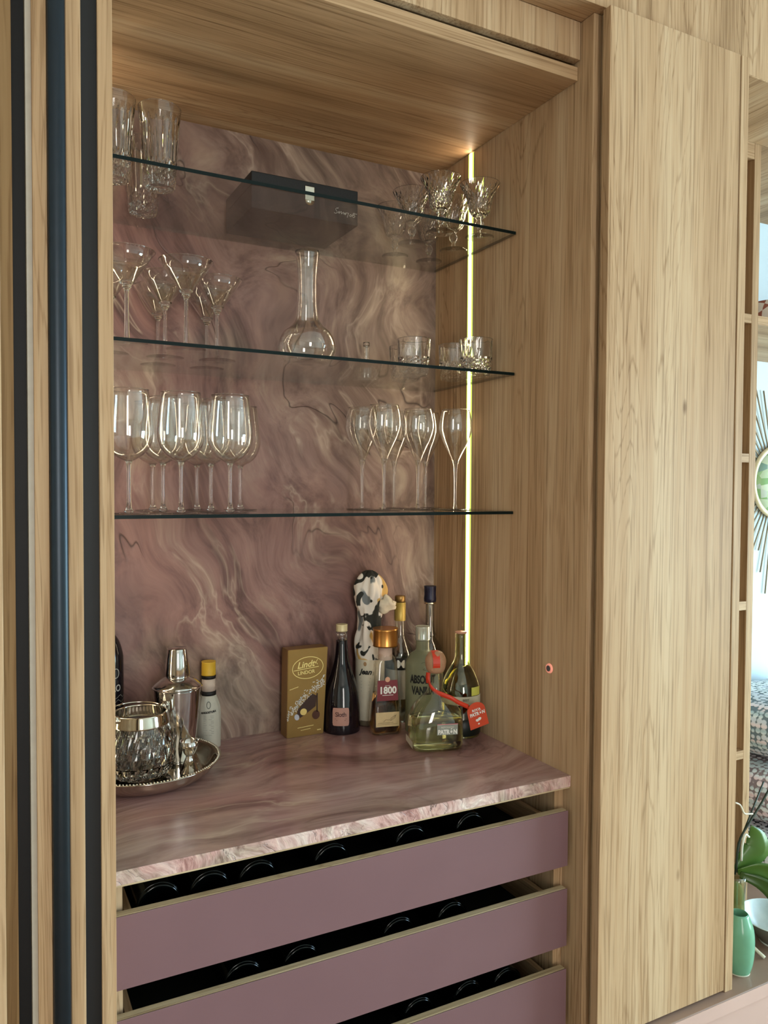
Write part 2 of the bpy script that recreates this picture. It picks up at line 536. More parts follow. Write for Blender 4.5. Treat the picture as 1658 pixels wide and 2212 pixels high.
# wall behind the camera, with its window opening
def wall_with_window(name, axis, pos, a0, a1, w0, w1, z0, z1):
    bm = bmesh.new()
    for (u0, u1, v0, v1) in ((a0, w0, 0, 2.76), (w1, a1, 0, 2.76), (w0, w1, 0, z0), (w0, w1, z1, 2.76)):
        g = bmesh.ops.create_cube(bm, size=1)['verts']
        for v in g:
            u = (u0+u1)/2+v.co.x*(u1-u0); z = (v0+v1)/2+v.co.z*(v1-v0); t = pos+v.co.y*0.1
            v.co = (u, t, z) if axis == 'x' else (t, u, z)
    return struct(bm_obj(name, bm, paint))
wall_with_window('wall_front', 'x', -4.65, -3.3, 3.5, -1.48, -0.82, 0.48, 2.42)
wall_with_window('wall_right', 'y', 3.45, -4.7, 0.1, -3.42, -0.98, 0.28, 1.92)
# window frames
wf = simple('white_window_frame', C(225, 225, 222), 0.5)
def window_frame(name, axis, pos, w0, w1, z0, z1):
    root = thing(name, 'white framed window in the room wall', None)
    root['kind'] = 'structure'
    t = 0.05
    def b(nm, u0, u1, v0, v1):
        if axis == 'x': return box(nm, u0, u1, pos-0.03, pos+0.03, v0, v1, wf, root)
        return box(nm, pos-0.03, pos+0.03, u0, u1, v0, v1, wf, root)
    b('window_stile', w0, w0+t, z0, z1); b('window_stile', w1-t, w1, z0, z1)
    b('window_rail', w0+t, w1-t, z0, z0+t); b('window_rail', w0+t, w1-t, z1-t, z1)
    b('window_mullion', (w0+w1)/2-t/2, (w0+w1)/2+t/2, z0+t, z1-t)
window_frame('window_1', 'x', -4.65, -1.48, -0.82, 0.48, 2.42)
window_frame('window_2', 'y', 3.45, -3.42, -0.98, 0.28, 1.92)

# ------------------------------------------------------------------ cabinet shell
# back panel of rose stone
st = box('stone_back_panel', XL, 0.0, 0.0, 0.022, ZC-0.02, ZS, M['stone'])
tag(st, 'mauve rose stone back panel with pale flowing veins behind the shelves', 'stone panel')
# right and left side panels
o = box('niche_side_panel', 0.0, 0.0205, YF, 0.03, 0.0, 2.4405, M['wood'], bevel=0.0008)
tag(o, 'oak side panel on the right of the bar niche holding the light strip', 'panel')
o = box('niche_side_panel', XL-0.02, XL, -0.545, 0.03, 0.0, 2.4405, M['wood'])
tag(o, 'oak side panel on the hidden left side of the bar niche', 'panel')
# soffit board of the niche
o = box('niche_ceiling_board', XL, -0.0004, -0.5482, 0.03, ZS, 2.3556, M['wood_x'], bevel=0.001)
tag(o, 'horizontal oak board forming the ceiling of the bar niche', 'board')
# black bar standing in for shade above the board, then upper cabinet
uc = thing('upper_cabinet', 'oak flap-door cabinet above the bar niche', 'cabinet')
box('recess_shade', XL, -0.0006, -0.52, 0.03, 2.357, 2.372, M['dark_void'], uc)
box('door', -0.9055, -0.0012, -0.556, -0.536, 2.3662, 2.4405, M['wood'], uc, bevel=0.001)
box('body', XL, -0.0006, -0.535, 0.03, 2.373, 2.4400, M['wood_x'], uc)
# bulkhead above everything
o = box('trim_1', -3.2, 0.3795, -0.615, 0.03, 2.4412, 2.76, M['wood'])
struct(o, 'oak bulkhead above the doors and the bar niche')
o = box('trim_2', 0.3796, 3.3, -0.615, 0.03, 2.4155, 2.76, M['wood'])
struct(o, 'oak bulkhead with pale underside above the window nook')
struct(box('trim_4', 0.4040, 2.6, -0.6148, -0.3985, 2.4128, 2.4154, M['wood_y']), 'oak soffit lining above the front of the nook')
struct(box('trim_5', 0.7602, 2.549, -0.3965, -0.0020, 2.4128, 2.4154, M['wood_y']), 'oak soffit lining inside the open shelf unit')
struct(box('trim_6', -0.9050, -0.0006, -0.6148, -0.5575, 2.4407, 2.4411, M['wood_x']), 'oak lining under the bulkhead above the upper cabinet')

# light strips: aluminium channel and diffuser
alu = simple('aluminium_channel', C(190, 188, 182), 0.4, 0.8)
def light_strip(x, side, label):
    t = thing('light_strip', label, 'light strip', (x, -0.1675, ZC+0.003))
    h = ZS-ZC-0.006
    s = -1 if side == 'right' else 1
    xa, xb = sorted((0, s*0.0015)); 
    box('channel', xa, xb, -0.011, 0.011, 0, h, alu, t)
    xa, xb = sorted((s*0.0015, s*0.0035))
    box('diffuser', xa, xb, -0.0070, 0.0070, 0, h, M['led'], t, bevel=0.0006)
    xc, xd = sorted((s*0.0035, s*0.0040))
    box('light_line', xc, xd, -0.0038, 0.0038, 0, h, M['led_core'], t)
    box('lime_fringe', xa, xb, -0.0098, -0.0071, 0, h, M['led_fringe'], t)  # lime glow fringe painted along both diffuser sides
    box('lime_fringe', xa, xb, 0.0071, 0.0098, 0, h, M['led_fringe'], t)
light_strip(-0.0002, 'right', 'glowing vertical light strip set in the right oak side of the niche')
light_strip(XL+0.0002, 'left', 'vertical light strip on the hidden left side of the niche')

# round touch switch on the right side panel
sw = thing('touch_switch', 'small round touch switch with glowing red ring on right oak side', 'switch', (-0.0004, -0.4819, 1.1191))
def xdisc(name, r, d, mat, parent, x0):
    bm = bmesh.new()
    bmesh.ops.create_cone(bm, cap_ends=True, segments=32, radius1=r, radius2=r*0.92, depth=d, matrix=Matrix.Rotation(math.radians(-90), 4, 'Y'))
    bmesh.ops.translate(bm, verts=bm.verts[:], vec=(x0-d/2, 0, 0))
    return bm_obj(name, bm, mat, parent)
ringm = bpy.data.materials.new('red_indicator'); ringm.use_nodes = True
rb = ringm.node_tree.nodes['Principled BSDF']
rb.inputs['Base Color'].default_value = C(230, 150, 130); rb.inputs['Emission Color'].default_value = (1, 0.35, 0.25, 1); rb.inputs['Emission Strength'].default_value = 0.45
xdisc('bezel', 0.0105, 0.003, ringm, sw, 0); xdisc('button', 0.0068, 0.0042, simple('grey_button', C(92, 86, 88), 0.4), sw, 0)

# ------------------------------------------------------------------ counter slab and drawers
ct = thing('counter_slab', 'polished rose stone counter slab with pale pink front edge', 'counter', (0, 0, ZC))
box('top', XL, -0.0006, -0.5505, -0.0005, -0.0105, 0.0, M['stone_top'], ct)
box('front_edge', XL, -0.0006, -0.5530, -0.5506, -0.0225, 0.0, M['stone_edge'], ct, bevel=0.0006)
box('substrate', XL, -0.0006, -0.5505, -0.0005, -0.0262, -0.0106, M['edgeband'], ct)

DR = [(0.842, 0.7265), (0.679, 0.559), (0.5105, 0.3915), (0.343, 0.224)]
unit = thing('drawer_unit', 'oak carcass with black interior below the stone counter', 'cabinet')
box('side', -0.0235, -0.0008, -0.530, -0.01, 0.0, ZC-0.0265, M['wood'], unit)
box('side', -0.9265, -0.8875, -0.530, -0.01, 0.0, ZC-0.0265, M['wood'], unit)
box('back', -0.887, -0.024, -0.03, -0.012, 0.0, ZC-0.0265, M['dark_void'], unit)
box('plinth', -0.887, -0.024, -0.500, -0.48, 0.0, 0.10, M['mauve'], unit)
RK = [0.7805, 0.6080, 0.4370, 0.250]
dlabels = ['mauve drawer front directly below the stone counter', 'second mauve drawer front below the counter',
           'third mauve drawer front below the counter, cut by the picture edge', 'lowest mauve drawer front below the counter, out of view']
for i, (zt, zb) in enumerate(DR):
    d = thing('drawer', dlabels[i], 'drawer', (-0.457, -0.558, zb), group='mauve drawers under the counter')
    h = zt-zb
    box('front', -0.4465, 0.4455, -0.0015, 0.0000, 0, h-0.0004, M['mauve'], d, bevel=0.0005)
    # thick panel: oak edged board with rounded right end
    bm = bmesh.new(); bmesh.ops.create_cube(bm, size=1)
    for v in bm.verts:
        v.co.x *= 0.891; v.co.y = v.co.y*0.0175+0.0090; v.co.z = v.co.z*h+h/2
    bmesh.ops.bevel(bm, geom=bm.edges[:], offset=0.0022, segments=2, affect='EDGES')
    bm_obj('panel', bm, M['edgeband'], d)
    box('side', -0.424, -0.412, 0.020, 0.47, 0.006, h-0.022, M['wood_y'], d)
    box('side', 0.412, 0.424, 0.020, 0.47, 0.006, h-0.022, M['wood_y'], d)
    box('rack', -0.411, 0.411, 0.020, 0.47, 0.006, RK[i]-zb, M['dark_void'], d)

# wine bottles lying in the drawers, bases to the front
wineglass_dark = simple('dark_wine_glass', C(3, 5, 5), 0.10, spec=0.35)
foil = simple('dark_capsule', C(30, 14, 18), 0.4)
prof_b = catmull([(0.0, 0.018), (0.018, 0.010), (0.030, 0.0), (0.0355, 0.004), (0.0365, 0.012), (0.0365, 0.10), (0.0365, 0.185), (0.031, 0.212), (0.018, 0.235), (0.0145, 0.26), (0.0145, 0.295)], 4)
def lying_bottle(x, z, label):
    t = thing('wine_bottle', label, 'bottle', (x, -0.505, z), group='wine bottles lying in the drawers')
    a = lathe('body', prof_b, wineglass_dark, t, 36)
    b = lathe('capsule', [(0.0148, 0.262), (0.0152, 0.263), (0.0152, 0.299), (0.0, 0.299)], foil, t, 20)
    for q in (a, b):
        q.rotation_euler = (math.radians(-90), 0, 0)
    return t
d1x = [(-0.826, 'leftmost, beside the oak stile'), (-0.741, 'second from the left'), (-0.657, 'third from the left'), (-0.5167, 'fourth from the left'), (-0.3497, 'fifth from the left'), (-0.2132, 'rightmost')]
for x, w in d1x:
    lying_bottle(x, 0.8172, 'dark wine bottle lying in the top drawer, ' + w)
for x, w in [(-0.6824, 'leftmost'), (-0.5751, 'second from the left'), (-0.376, 'third from the left'), (-0.2556, 'rightmost')]:
    lying_bottle(x, 0.6447, 'dark wine bottle lying in the second drawer, ' + w)
for x, w in [(-0.50, 'leftmost'), (-0.33, 'second from the left'), (-0.215, 'third from the left'), (-0.12, 'rightmost')]:
    lying_bottle(x, 0.4737, 'dark wine bottle lying in the third drawer, ' + w)

# ------------------------------------------------------------------ left: stile and folded pocket doors
o = box('front_stile', -0.9265, -0.9059, YF, -0.5565, 0.0, 2.4405, M['wood'], bevel=0.001)
tag(o, 'narrow oak stile at the left edge of the bar niche', 'stile')
tr = box('pocket_track', -0.9485, -0.9267, YF+0.006, -0.548, 0.0, 2.4405, M['black_gap'])
tag(tr, 'matt black upright lining between the stile and the folded door', 'track')
pd = thing('pocket_door', 'folded oak pocket door leaf with black rounded handle profile', 'door')
box('leaf', -0.9690, -0.9487, YF, -0.548, 0.01, 2.4405, M['wood'], pd, bevel=0.001)
bm = bmesh.new()
n = 14; vs = []
for i in range(n+1):
    a = math.pi*i/n
    vs.append((-0.9813+0.0118*math.cos(a), YF-0.004-0.0065*math.sin(a)))
vs = [(-0.9695, -0.548)] + vs + [(-0.9931, -0.548)]
vb = [bm.verts.new((x, y, 0.01)) for x, y in vs]; vt = [bm.verts.new((x, y, 2.4405)) for x, y in vs]
for i in range(len(vs)-1): bm.faces.new((vb[i], vb[i+1], vt[i+1], vt[i]))
bm_obj('handle_profile', bm, M['black_metal'], pd, smooth=True)
pd2 = thing('pocket_door', 'outer oak pocket door leaf left of the black handle profile', 'door')
box('leaf', -1.0128, -0.9936, YF, -0.548, 0.01, 2.4405, M['wood'], pd2, bevel=0.001)
box('edge_seal', -1.0205, -1.0129, YF+0.003, -0.548, 0.01, 2.4405, simple('grey_seal', C(176, 164, 150), 0.5), pd2)
tr = box('pocket_track', -1.0375, -1.0206, YF+0.03, -0.548, 0.0, 2.4405, M['black_gap'])
tag(tr, 'black shadow gap at the far left beyond the folded doors', 'track')
o = box('pocket_wall', -1.0537, -1.0376, YF+0.012, 0.03, 0.0, 2.4405, wood_mat('oak_brown', 'Z', (C(112, 84, 56), C(140, 110, 76), C(156, 126, 90))))
tag(o, 'brown oak pocket lining panel at the far left', 'panel')
lc = thing('left_cabinet', 'oak cabinet door edge at the left border of the picture', 'cabinet')
box('door', -1.55, -1.0542, YF-0.02, YF, 0.05, 2.4405, M['wood'], lc, bevel=0.001)
box('body', -1.55, -1.0545, YF+0.001, 0.03, 0.0, 2.4405, M['wood'], lc)
o = box('trim_3', -3.2, -1.552, -0.60, 0.03, 0.0, 2.4405, paint)
struct(o, 'plain wall run to the left of the cabinets')

# ------------------------------------------------------------------ tall cabinet on the right
tcab = thing('tall_cabinet', 'tall oak cabinet with one full-height handleless door', 'cabinet')
box('body', 0.0212, 0.3745, -0.6115, 0.03, 0.386, 2.4405, M['wood'], tcab)
box('door', 0.006, 0.3753, -0.6329, -0.6125, 0.3915, 2.4369, M['wood'], tcab, bevel=0.0012)
# bench under the tall cabinet and the nook
bench = thing('bench', 'dusty pink built-in bench with brown top running under the nook', 'bench')
box('body', 0.0212, 2.6, -0.6475, 0.03, 0.0, 0.372, M['pink'], bench)
bt = box('top', 0.0212, 2.6, -0.652, 0.03, 0.3724, 0.3852, simple('taupe_bench_top', C(150, 122, 106), 0.38, bscale=7), bench, bevel=0.003, segs=3)
box('front_lip', 0.0212, 2.6, -0.654, -0.6525, 0.355, 0.3845, M['pink'], bench)
# end panel of the tall cabinet
o = thing('end_panel', 'upright oak end panel just right of the tall door', 'panel')
box('panel', 0.3797, 0.4035, -0.6150, 0.03, 0.3854, 2.4150, M['wood'], o)
box('front_edge', 0.3797, 0.4035, -0.6330, -0.6151, 0.3854, 2.4369, M['wood'], o, bevel=0.001)
gp = box('gap_shade', 0.3754, 0.3796, -0.600, -0.40, 0.3854, 2.4150, M['black_gap'])  # black strip set in the gap to paint its shade
tag(gp, 'thin black strip painting the shade between the tall door and end panel', 'gap')

# open shelf unit in the nook (set back from the end panel)
YB = -0.397
nk = thing('open_shelf_unit', 'open oak shelf unit set back inside the nook', 'shelf unit')
box('upright', 0.7335, 0.7595, YB, -0.002, 0.3854, 2.4150, M['wood'], nk, bevel=0.001)
for zz in (1.9445, 1.577, 1.1836, 0.7823):
    box('shelf', 0.4040, 0.7330, YB, -0.002, zz, zz+0.023, M['wood_x'], nk)
box('top_rail', 0.4040, 0.7330, YB, -0.002, 2.372, 2.4150, M['wood_x'], nk)
box('back', 0.4040, 0.7330, -0.0018, 0.03, 0.3854, 2.4150, M['wood'], nk)
box('shelf', 0.7600, 2.55, YB+0.002, -0.002, 1.9445, 1.9675, M['wood_x'], nk)
box('upright', 2.55, 2.575, YB, -0.002, 0.3854, 2.4150, M['wood'], nk)
blue = simple('pale_blue_wall_paint', C(214, 228, 234), 0.7, bscale=6)
o = box('wall_nook', 0.7600, 2.6, -0.0015, 0.0305, 0.3854, 2.4150, blue)
struct(o, 'pale blue painted wall at the back of the nook')

# ------------------------------------------------------------------ glass shelves
slabels = ['top glass shelf holding the black box and cut goblets', 'middle glass shelf holding martini glasses and tumblers', 'lowest glass shelf holding wine glasses and tulip flutes']
for z, lb in zip((Z1, Z2, Z3), slabels):
    t = thing('glass_shelf', lb, 'shelf', (0, 0, z-ST/2), group='glass shelves in the niche')
    box('pane', XL+0.001, -0.0052, -DS+0.0014, -0.0008, 0, ST, M['shelfglass'], t)
    box('front_edge', XL+0.001, -0.0052, -DS, -DS+0.0012, 0, ST, M['glassedge'], t)
    box('end_edge', -0.0051, -0.0040, -DS, -0.0008, 0.0004, ST-0.0004, simple('grey_seal_strip', C(84, 66, 46), 0.4), t)
TOP1, TOP2, TOP3 = Z1+ST/2+0.0003, Z2+ST/2+0.0003, Z3+ST/2+0.0003

# ------------------------------------------------------------------ copying a thing with its parts
def dup(root, loc, label, rotz=None):
    r = root.copy(); COL.objects.link(r); r.location = loc; r['label'] = label
    if rotz is not None: r.rotation_euler[2] = rotz
    for ch in list(root.children):
        c = ch.copy(); COL.objects.link(c); c.parent = r
        for g in list(ch.children):
            q = g.copy(); COL.objects.link(q); q.parent = c
    return r

def series(make, spots):
    first = None
    for loc, label in spots:
        if first is None: first = make(loc, label)
        else: dup(first, loc, label, random.uniform(0, 6.28))

# ------------------------------------------------------------------ wine glasses, lowest shelf left
def rim_ring(r, z, t):
    return lathe('rim', [(r+0.00065*math.cos(q), z+0.00065*math.sin(q)) for q in [math.pi*i/4 for i in range(8)]], M['glass'], t, 56, closed=True)
def wine_glass(loc, label):
    t = thing('wine_glass', label, 'wine glass', loc, group='large wine glasses on the lowest shelf')
    bowl = catmull([(0.0042, 0.0975), (0.012, 0.1005), (0.027, 0.110), (0.0385, 0.125), (0.0440, 0.144), (0.0440, 0.164), (0.0412, 0.192), (0.0368, 0.2295)], 5)
    lathe('bowl', shell(bowl, 0.0011), M['thin'], t, 48)
    rim_ring(0.0363, 0.2297, t)
    lathe('stem', catmull([(0.0, 0.0045), (0.0085, 0.0048), (0.0055, 0.010), (0.0040, 0.022), (0.0036, 0.050), (0.0038, 0.085), (0.0058, 0.0965), (0.0092, 0.1005), (0.0, 0.1015)], 4), M['glass'], t, 20)
    lathe('foot', catmull([(0.0, 0.0), (0.030, 0.0002), (0.0358, 0.0008), (0.0358, 0.0020), (0.022, 0.0030), (0.008, 0.0044), (0.0, 0.0046)], 3), M['glass'], t, 40)
    return t
series(wine_glass, [
    ((-0.8353, -0.290, TOP3), 'large wine glass at the front left, cut by the oak stile'),
    ((-0.7393, -0.290, TOP3), 'large wine glass second in the front row from the stile'),
    ((-0.6434, -0.290, TOP3), 'large wine glass third in the front row, rightmost of its row'),
    ((-0.7526, -0.192, TOP3), 'large wine glass in the middle row, behind the gap of first and second'),
    ((-0.6554, -0.192, TOP3), 'large wine glass in the middle row, behind the gap of second and third'),
    ((-0.7540, -0.092, TOP3), 'large wine glass in the back row, farthest left'),
    ((-0.6600, -0.095, TOP3), 'large wine glass in the back row, second from the left'),
    ((-0.5640, -0.098, TOP3), 'large wine glass in the back row, rightmost of the group')])

# ------------------------------------------------------------------ tulip flutes, lowest shelf right
def tulip(loc, label):
    t = thing('champagne_glass', label, 'champagne glass', loc, group='tulip champagne glasses on the lowest shelf')
    bowl = catmull([(0.0042, 0.108), (0.0075, 0.117), (0.018, 0.139), (0.031, 0.165), (0.0385, 0.188), (0.0396, 0.204), (0.0372, 0.224), (0.0330, 0.2405)], 5)
    lathe('bowl', shell(bowl, 0.0011), M['thin'], t, 44)
    rim_ring(0.0325, 0.2407, t)
    lathe('stem', catmull([(0.0, 0.0040), (0.0052, 0.0042), (0.0035, 0.012), (0.0031, 0.040), (0.0034, 0.075), (0.0050, 0.104), (0.0078, 0.1175), (0.0, 0.1185)], 4), M['glass'], t, 20)
    lathe('foot', catmull([(0.0, 0.0), (0.032, 0.0002), (0.0375, 0.0008), (0.0375, 0.0018), (0.022, 0.0028), (0.006, 0.0040), (0.0, 0.0042)], 3), M['glass'], t, 40)
    return t
series(tulip, [
    ((-0.0560, -0.190, TOP3), 'tulip champagne glass beside the glowing strip, rightmost of six'),
    ((-0.1430, -0.160, TOP3), 'tulip champagne glass second from the right in the front'),
    ((-0.0740, -0.078, TOP3), 'tulip champagne glass at the back, half hidden behind the second'),
    ((-0.2560, -0.200, TOP3), 'tulip champagne glass third from the right in the front'),
    ((-0.1610, -0.072, TOP3), 'tulip champagne glass at the back, between third and second'),
    ((-0.2720, -0.118, TOP3), 'tulip champagne glass leftmost of six')])

# ------------------------------------------------------------------ martini glasses, middle shelf left
def martini(loc, label):
    t = thing('martini_glass', label, 'martini glass', loc, group='martini glasses on the middle shelf')
    bowl = [(0.0085, 0.1105), (0.0135, 0.1135), (0.0150, 0.1165), (0.0245, 0.130), (0.038, 0.1495), (0.0515, 0.169)]
    lathe('bowl', shell(bowl, 0.0012), M['thin'], t, 44)
    rim_ring(0.0509, 0.1692, t)
    lathe('stem', catmull([(0.0, 0.0042), (0.0075, 0.0046), (0.0048, 0.012), (0.0038, 0.045), (0.0036, 0.085), (0.0046, 0.0985), (0.0080, 0.1035), (0.0085, 0.108), (0.0135, 0.1132), (0.0, 0.115)], 4), M['glass'], t, 20)
    lathe('foot', catmull([(0.0, 0.0), (0.030, 0.0002), (0.0362, 0.0008), (0.0362, 0.0020), (0.020, 0.0030), (0.007, 0.0044), (0.0, 0.0046)], 3), M['glass'], t, 40)
    return t
series(martini, [
    ((-0.7257, -0.2763, TOP2), 'tall martini glass in the centre front, fully in view'),
    ((-0.8377, -0.2904, TOP2), 'martini glass at the front, bowl cut by the oak stile'),
    ((-0.7414, -0.1620, TOP2), 'martini glass in the middle row, left of the front centre glass'),
    ((-0.6368, -0.1740, TOP2), 'martini glass in the middle row, rightmost of the group'),
    ((-0.7340, -0.0545, TOP2), 'martini glass in the back row, left of two'),
    ((-0.6280, -0.0560, TOP2), 'martini glass in the back row, right of two'),
    ((-0.8500, -0.1583, TOP2), 'martini glass mostly hidden behind the oak stile')])

# ------------------------------------------------------------------ decanter and small bottle, middle shelf
t = thing('decanter', 'clear glass decanter with round body and tall flared neck', 'decanter', (-0.4575, -0.229, TOP2))
dp = catmull([(0.0, 0.0), (0.036, 0.0), (0.050, 0.006), (0.0605, 0.026), (0.0615, 0.044), (0.053, 0.066), (0.036, 0.082), (0.0255, 0.096), (0.0215, 0.125), (0.0205, 0.160), (0.0220, 0.200), (0.0265, 0.238)], 5)
lathe('body', shell(dp, 0.0016), M['thin'], t, 48)
lathe('base_punt', catmull([(0.0, 0.017), (0.012, 0.012), (0.026, 0.0035), (0.036, 0.0022), (0.0, 0.0021)], 4), M['glass'], t, 36)

t = thing('glass_bottle', 'small clear glass bottle with narrow neck behind the tumblers', 'bottle', (-0.2250, -0.042, TOP2))
bp_ = catmull([(0.0, 0.0), (0.026, 0.0), (0.033, 0.005), (0.0345, 0.020), (0.031, 0.036), (0.020, 0.048), (0.0095, 0.056), (0.0078, 0.066), (0.0078, 0.092)], 5)
lathe('body', shell(bp_, 0.0015), M['thin'], t, 40)
lathe('collar', [(0.0062, 0.088), (0.0080, 0.088), (0.0083, 0.094), (0.0080, 0.0985), (0.0062, 0.0985)], M['glass'], t, 24, closed=True)

# ------------------------------------------------------------------ cut tumblers, middle shelf right
def facet(n, amp, zlo, zhi):
    def f(r, z, a):
        if zlo <= z <= zhi:
            s = abs(((a*n/(2*math.pi)+ (0.5 if int((z-zlo)/0.009) % 2 else 0)) % 1.0)-0.5)*2
            return r*(1-amp*s)
        return r
    return f
def tumbler(loc, label):
    t = thing('whisky_tumbler', label, 'tumbler', loc, group='cut tumblers on the middle shelf')
    prof = [(0.0, 0.0), (0.024, 0.0), (0.0318, 0.0015), (0.0340, 0.006), (0.0346, 0.0105), (0.0351, 0.015), (0.0356, 0.0195), (0.0361, 0.024), (0.0365, 0.0285), (0.0369, 0.033), (0.0373, 0.0375), (0.0377, 0.043), (0.0386, 0.060), (0.0394, 0.076), (0.0398, 0.0845)]
    inner = [(0.0384, 0.0848), (0.0368, 0.060), (0.0345, 0.022), (0.030, 0.0145), (0.0, 0.0130)]
    outs = set(prof[3:11])
    def rf(r, z, a):
        if (r, z) in outs:
            k = prof.index((r, z))
            s_ = abs(((a*14/(2*math.pi)+(0.5 if k % 2 else 0)) % 1.0)-0.5)*2
            return r*(1-0.085*s_)
        if (r, z) in (prof[12], prof[13]):
            return r*(1-0.018*(0.5-0.5*math.cos(14*a)))
        return r
    lathe('cut_body', prof+inner, M['crystal'], t, 84, smooth=False, rfun=rf)
    lathe('rim', catmull([(0.0384, 0.0846), (0.0391, 0.0856), (0.0399, 0.0846), (0.0391, 0.0842)], 3), M['glass'], t, 60, closed=True)
    return t
series(tumbler, [
    ((-0.0462, -0.2600, TOP2), 'cut whisky tumbler in front of the glowing strip, tallest in view'),
    ((-0.0500, -0.1740, TOP2), 'cut whisky tumbler left of the glowing strip'),
    ((-0.1755, -0.1930, TOP2), 'cut whisky tumbler by the stone wall, front of two'),
    ((-0.1460, -0.0980, TOP2), 'cut whisky tumbler by the stone wall, behind another')])

# ------------------------------------------------------------------ tall cut highballs, top shelf left
def flute_cut(n, amp):
    return lambda r, z, a: r*(1-amp*(0.5-0.5*math.cos(n*a)))
def highball(loc, label):
    t = thing('highball_glass', label, 'highball glass', loc, group='tall cut highball glasses on the top shelf')
    pr = [(0.0, 0.0), (0.020, 0.0), (0.0275, 0.002), (0.0302, 0.009), (0.0310, 0.016), (0.0316, 0.023), (0.0322, 0.030), (0.0328, 0.037), (0.0334, 0.044), (0.0340, 0.052), (0.0352, 0.075), (0.0364, 0.098), (0.0376, 0.120), (0.0394, 0.138), (0.0412, 0.1550)]
    inn = [(0.0398, 0.1553), (0.0360, 0.120), (0.0332, 0.080), (0.0308, 0.034), (0.026, 0.022), (0.0, 0.020)]
    low, mid = set(pr[3:9]), set(pr[9:13])
    def rf(r, z, a):
        if (r, z) in low:
            k = pr.index((r, z))
            s_ = abs(((a*16/(2*math.pi)+(0.5 if k % 2 else 0)) % 1.0)-0.5)*2
            return r*(1-0.11*s_)
        if (r, z) in mid: return r*(1-0.062*abs(math.sin(8*a)))
        return r
    lathe('cut_body', pr+inn, M['crystal'], t, 96, smooth=False, rfun=rf)
    lathe('rim', catmull([(0.0398, 0.1552), (0.0405, 0.1560), (0.0413, 0.1552), (0.0405, 0.1548)], 3), M['glass'], t, 60, closed=True)
    return t
series(highball, [
    ((-0.7635, -0.2219, TOP1), 'tall cut highball glass at the front, fully in view'),
    ((-0.8500, -0.2253, TOP1), 'tall cut highball glass cut off by the oak stile'),
    ((-0.7660, -0.0600, TOP1), 'tall cut highball glass at the back against the stone')])

# ------------------------------------------------------------------ cut goblets, top shelf right
def goblet(loc, label):
    t = thing('crystal_goblet', label, 'goblet', loc, group='cut crystal goblets on the top shelf')
    out = [(0.0085, 0.0465), (0.0150, 0.049), (0.0210, 0.054), (0.0245, 0.0605), (0.0262, 0.068), (0.0276, 0.076), (0.0296, 0.085), (0.0325, 0.094), (0.0362, 0.1025), (0.0408, 0.1115), (0.0462, 0.1225)]
    inn = [(0.0450, 0.1225), (0.0385, 0.110), (0.0330, 0.0990), (0.0285, 0.088), (0.0248, 0.074), (0.0222, 0.062), (0.0150, 0.0535), (0.0, 0.0510)]
    ins = set(inn)
    def rf(r, z, a):
        if (r, z) in ins or z < 0.0485 or z > 0.118: return r
        k = int(round((z-0.049)/0.0085))
        s = abs(((a*18/(2*math.pi)+(0.5 if k % 2 else 0)) % 1.0)-0.5)*2
        return r*(1-0.055*s)
    lathe('cut_bowl', [(0.0, 0.0460)]+out+inn, M['crystal'], t, 72, smooth=False, rfun=rf)
    lathe('stem', catmull([(0.0, 0.0042), (0.0065, 0.0046), (0.0045, 0.012), (0.0042, 0.018), (0.0075, 0.024), (0.0100, 0.031), (0.0085, 0.037), (0.0060, 0.041), (0.0090, 0.0455), (0.0, 0.0458)], 4), M['glass'], t, 20)
    lathe('foot', catmull([(0.0, 0.0), (0.026, 0.0002), (0.0320, 0.0008), (0.0320, 0.0022), (0.018, 0.0034), (0.006, 0.0044), (0.0, 0.0045)], 3), M['glass'], t, 40)
    return t
series(goblet, [
    ((-0.1490, -0.2650, TOP1), 'flared cut crystal goblet at the front, left of two'),
    ((-0.0500, -0.2760, TOP1), 'flared cut crystal goblet at the front, before the glowing strip'),
    ((-0.0500, -0.1640, TOP1), 'flared cut crystal goblet in the middle row, right of two'),
    ((-0.1648, -0.1620, TOP1), 'flared cut crystal goblet in the middle row, left of two'),
    ((-0.1530, -0.0550, TOP1), 'flared cut crystal goblet in the back row, left of two'),
    ((-0.0550, -0.0560, TOP1), 'flared cut crystal goblet in the back row, right of two')])

# ------------------------------------------------------------------ black presentation box, top shelf
t = thing('presentation_box', 'black presentation box with silver clasp on the top glass shelf', 'box', (-0.4545, -0.1215, TOP1))
box('tray', -0.122, 0.122, -0.0940, 0.0940, 0.0, 0.0470, M['boxblack'], t, bevel=0.002)
box('lid', -0.122, 0.122, -0.0940, 0.0940, 0.0474, 0.0765, M['boxblack'], t, bevel=0.002)
cl = box('clasp', -0.004, 0.018, -0.0968, -0.0942, 0.0360, 0.0660, M['silver'], t, bevel=0.0012)
lathe('clasp_tongue', [(0.0, 0.0), (0.0108, 0.0), (0.0108, 0.0018), (0.0, 0.0018)], M['silver'], cl, 24).location = (0.0, 0.0013, 0.001)
for ob in cl.children:
    ob.rotation_euler = (math.radians(90), 0, 0); ob.location = (0, 0.0012, 0.0005)
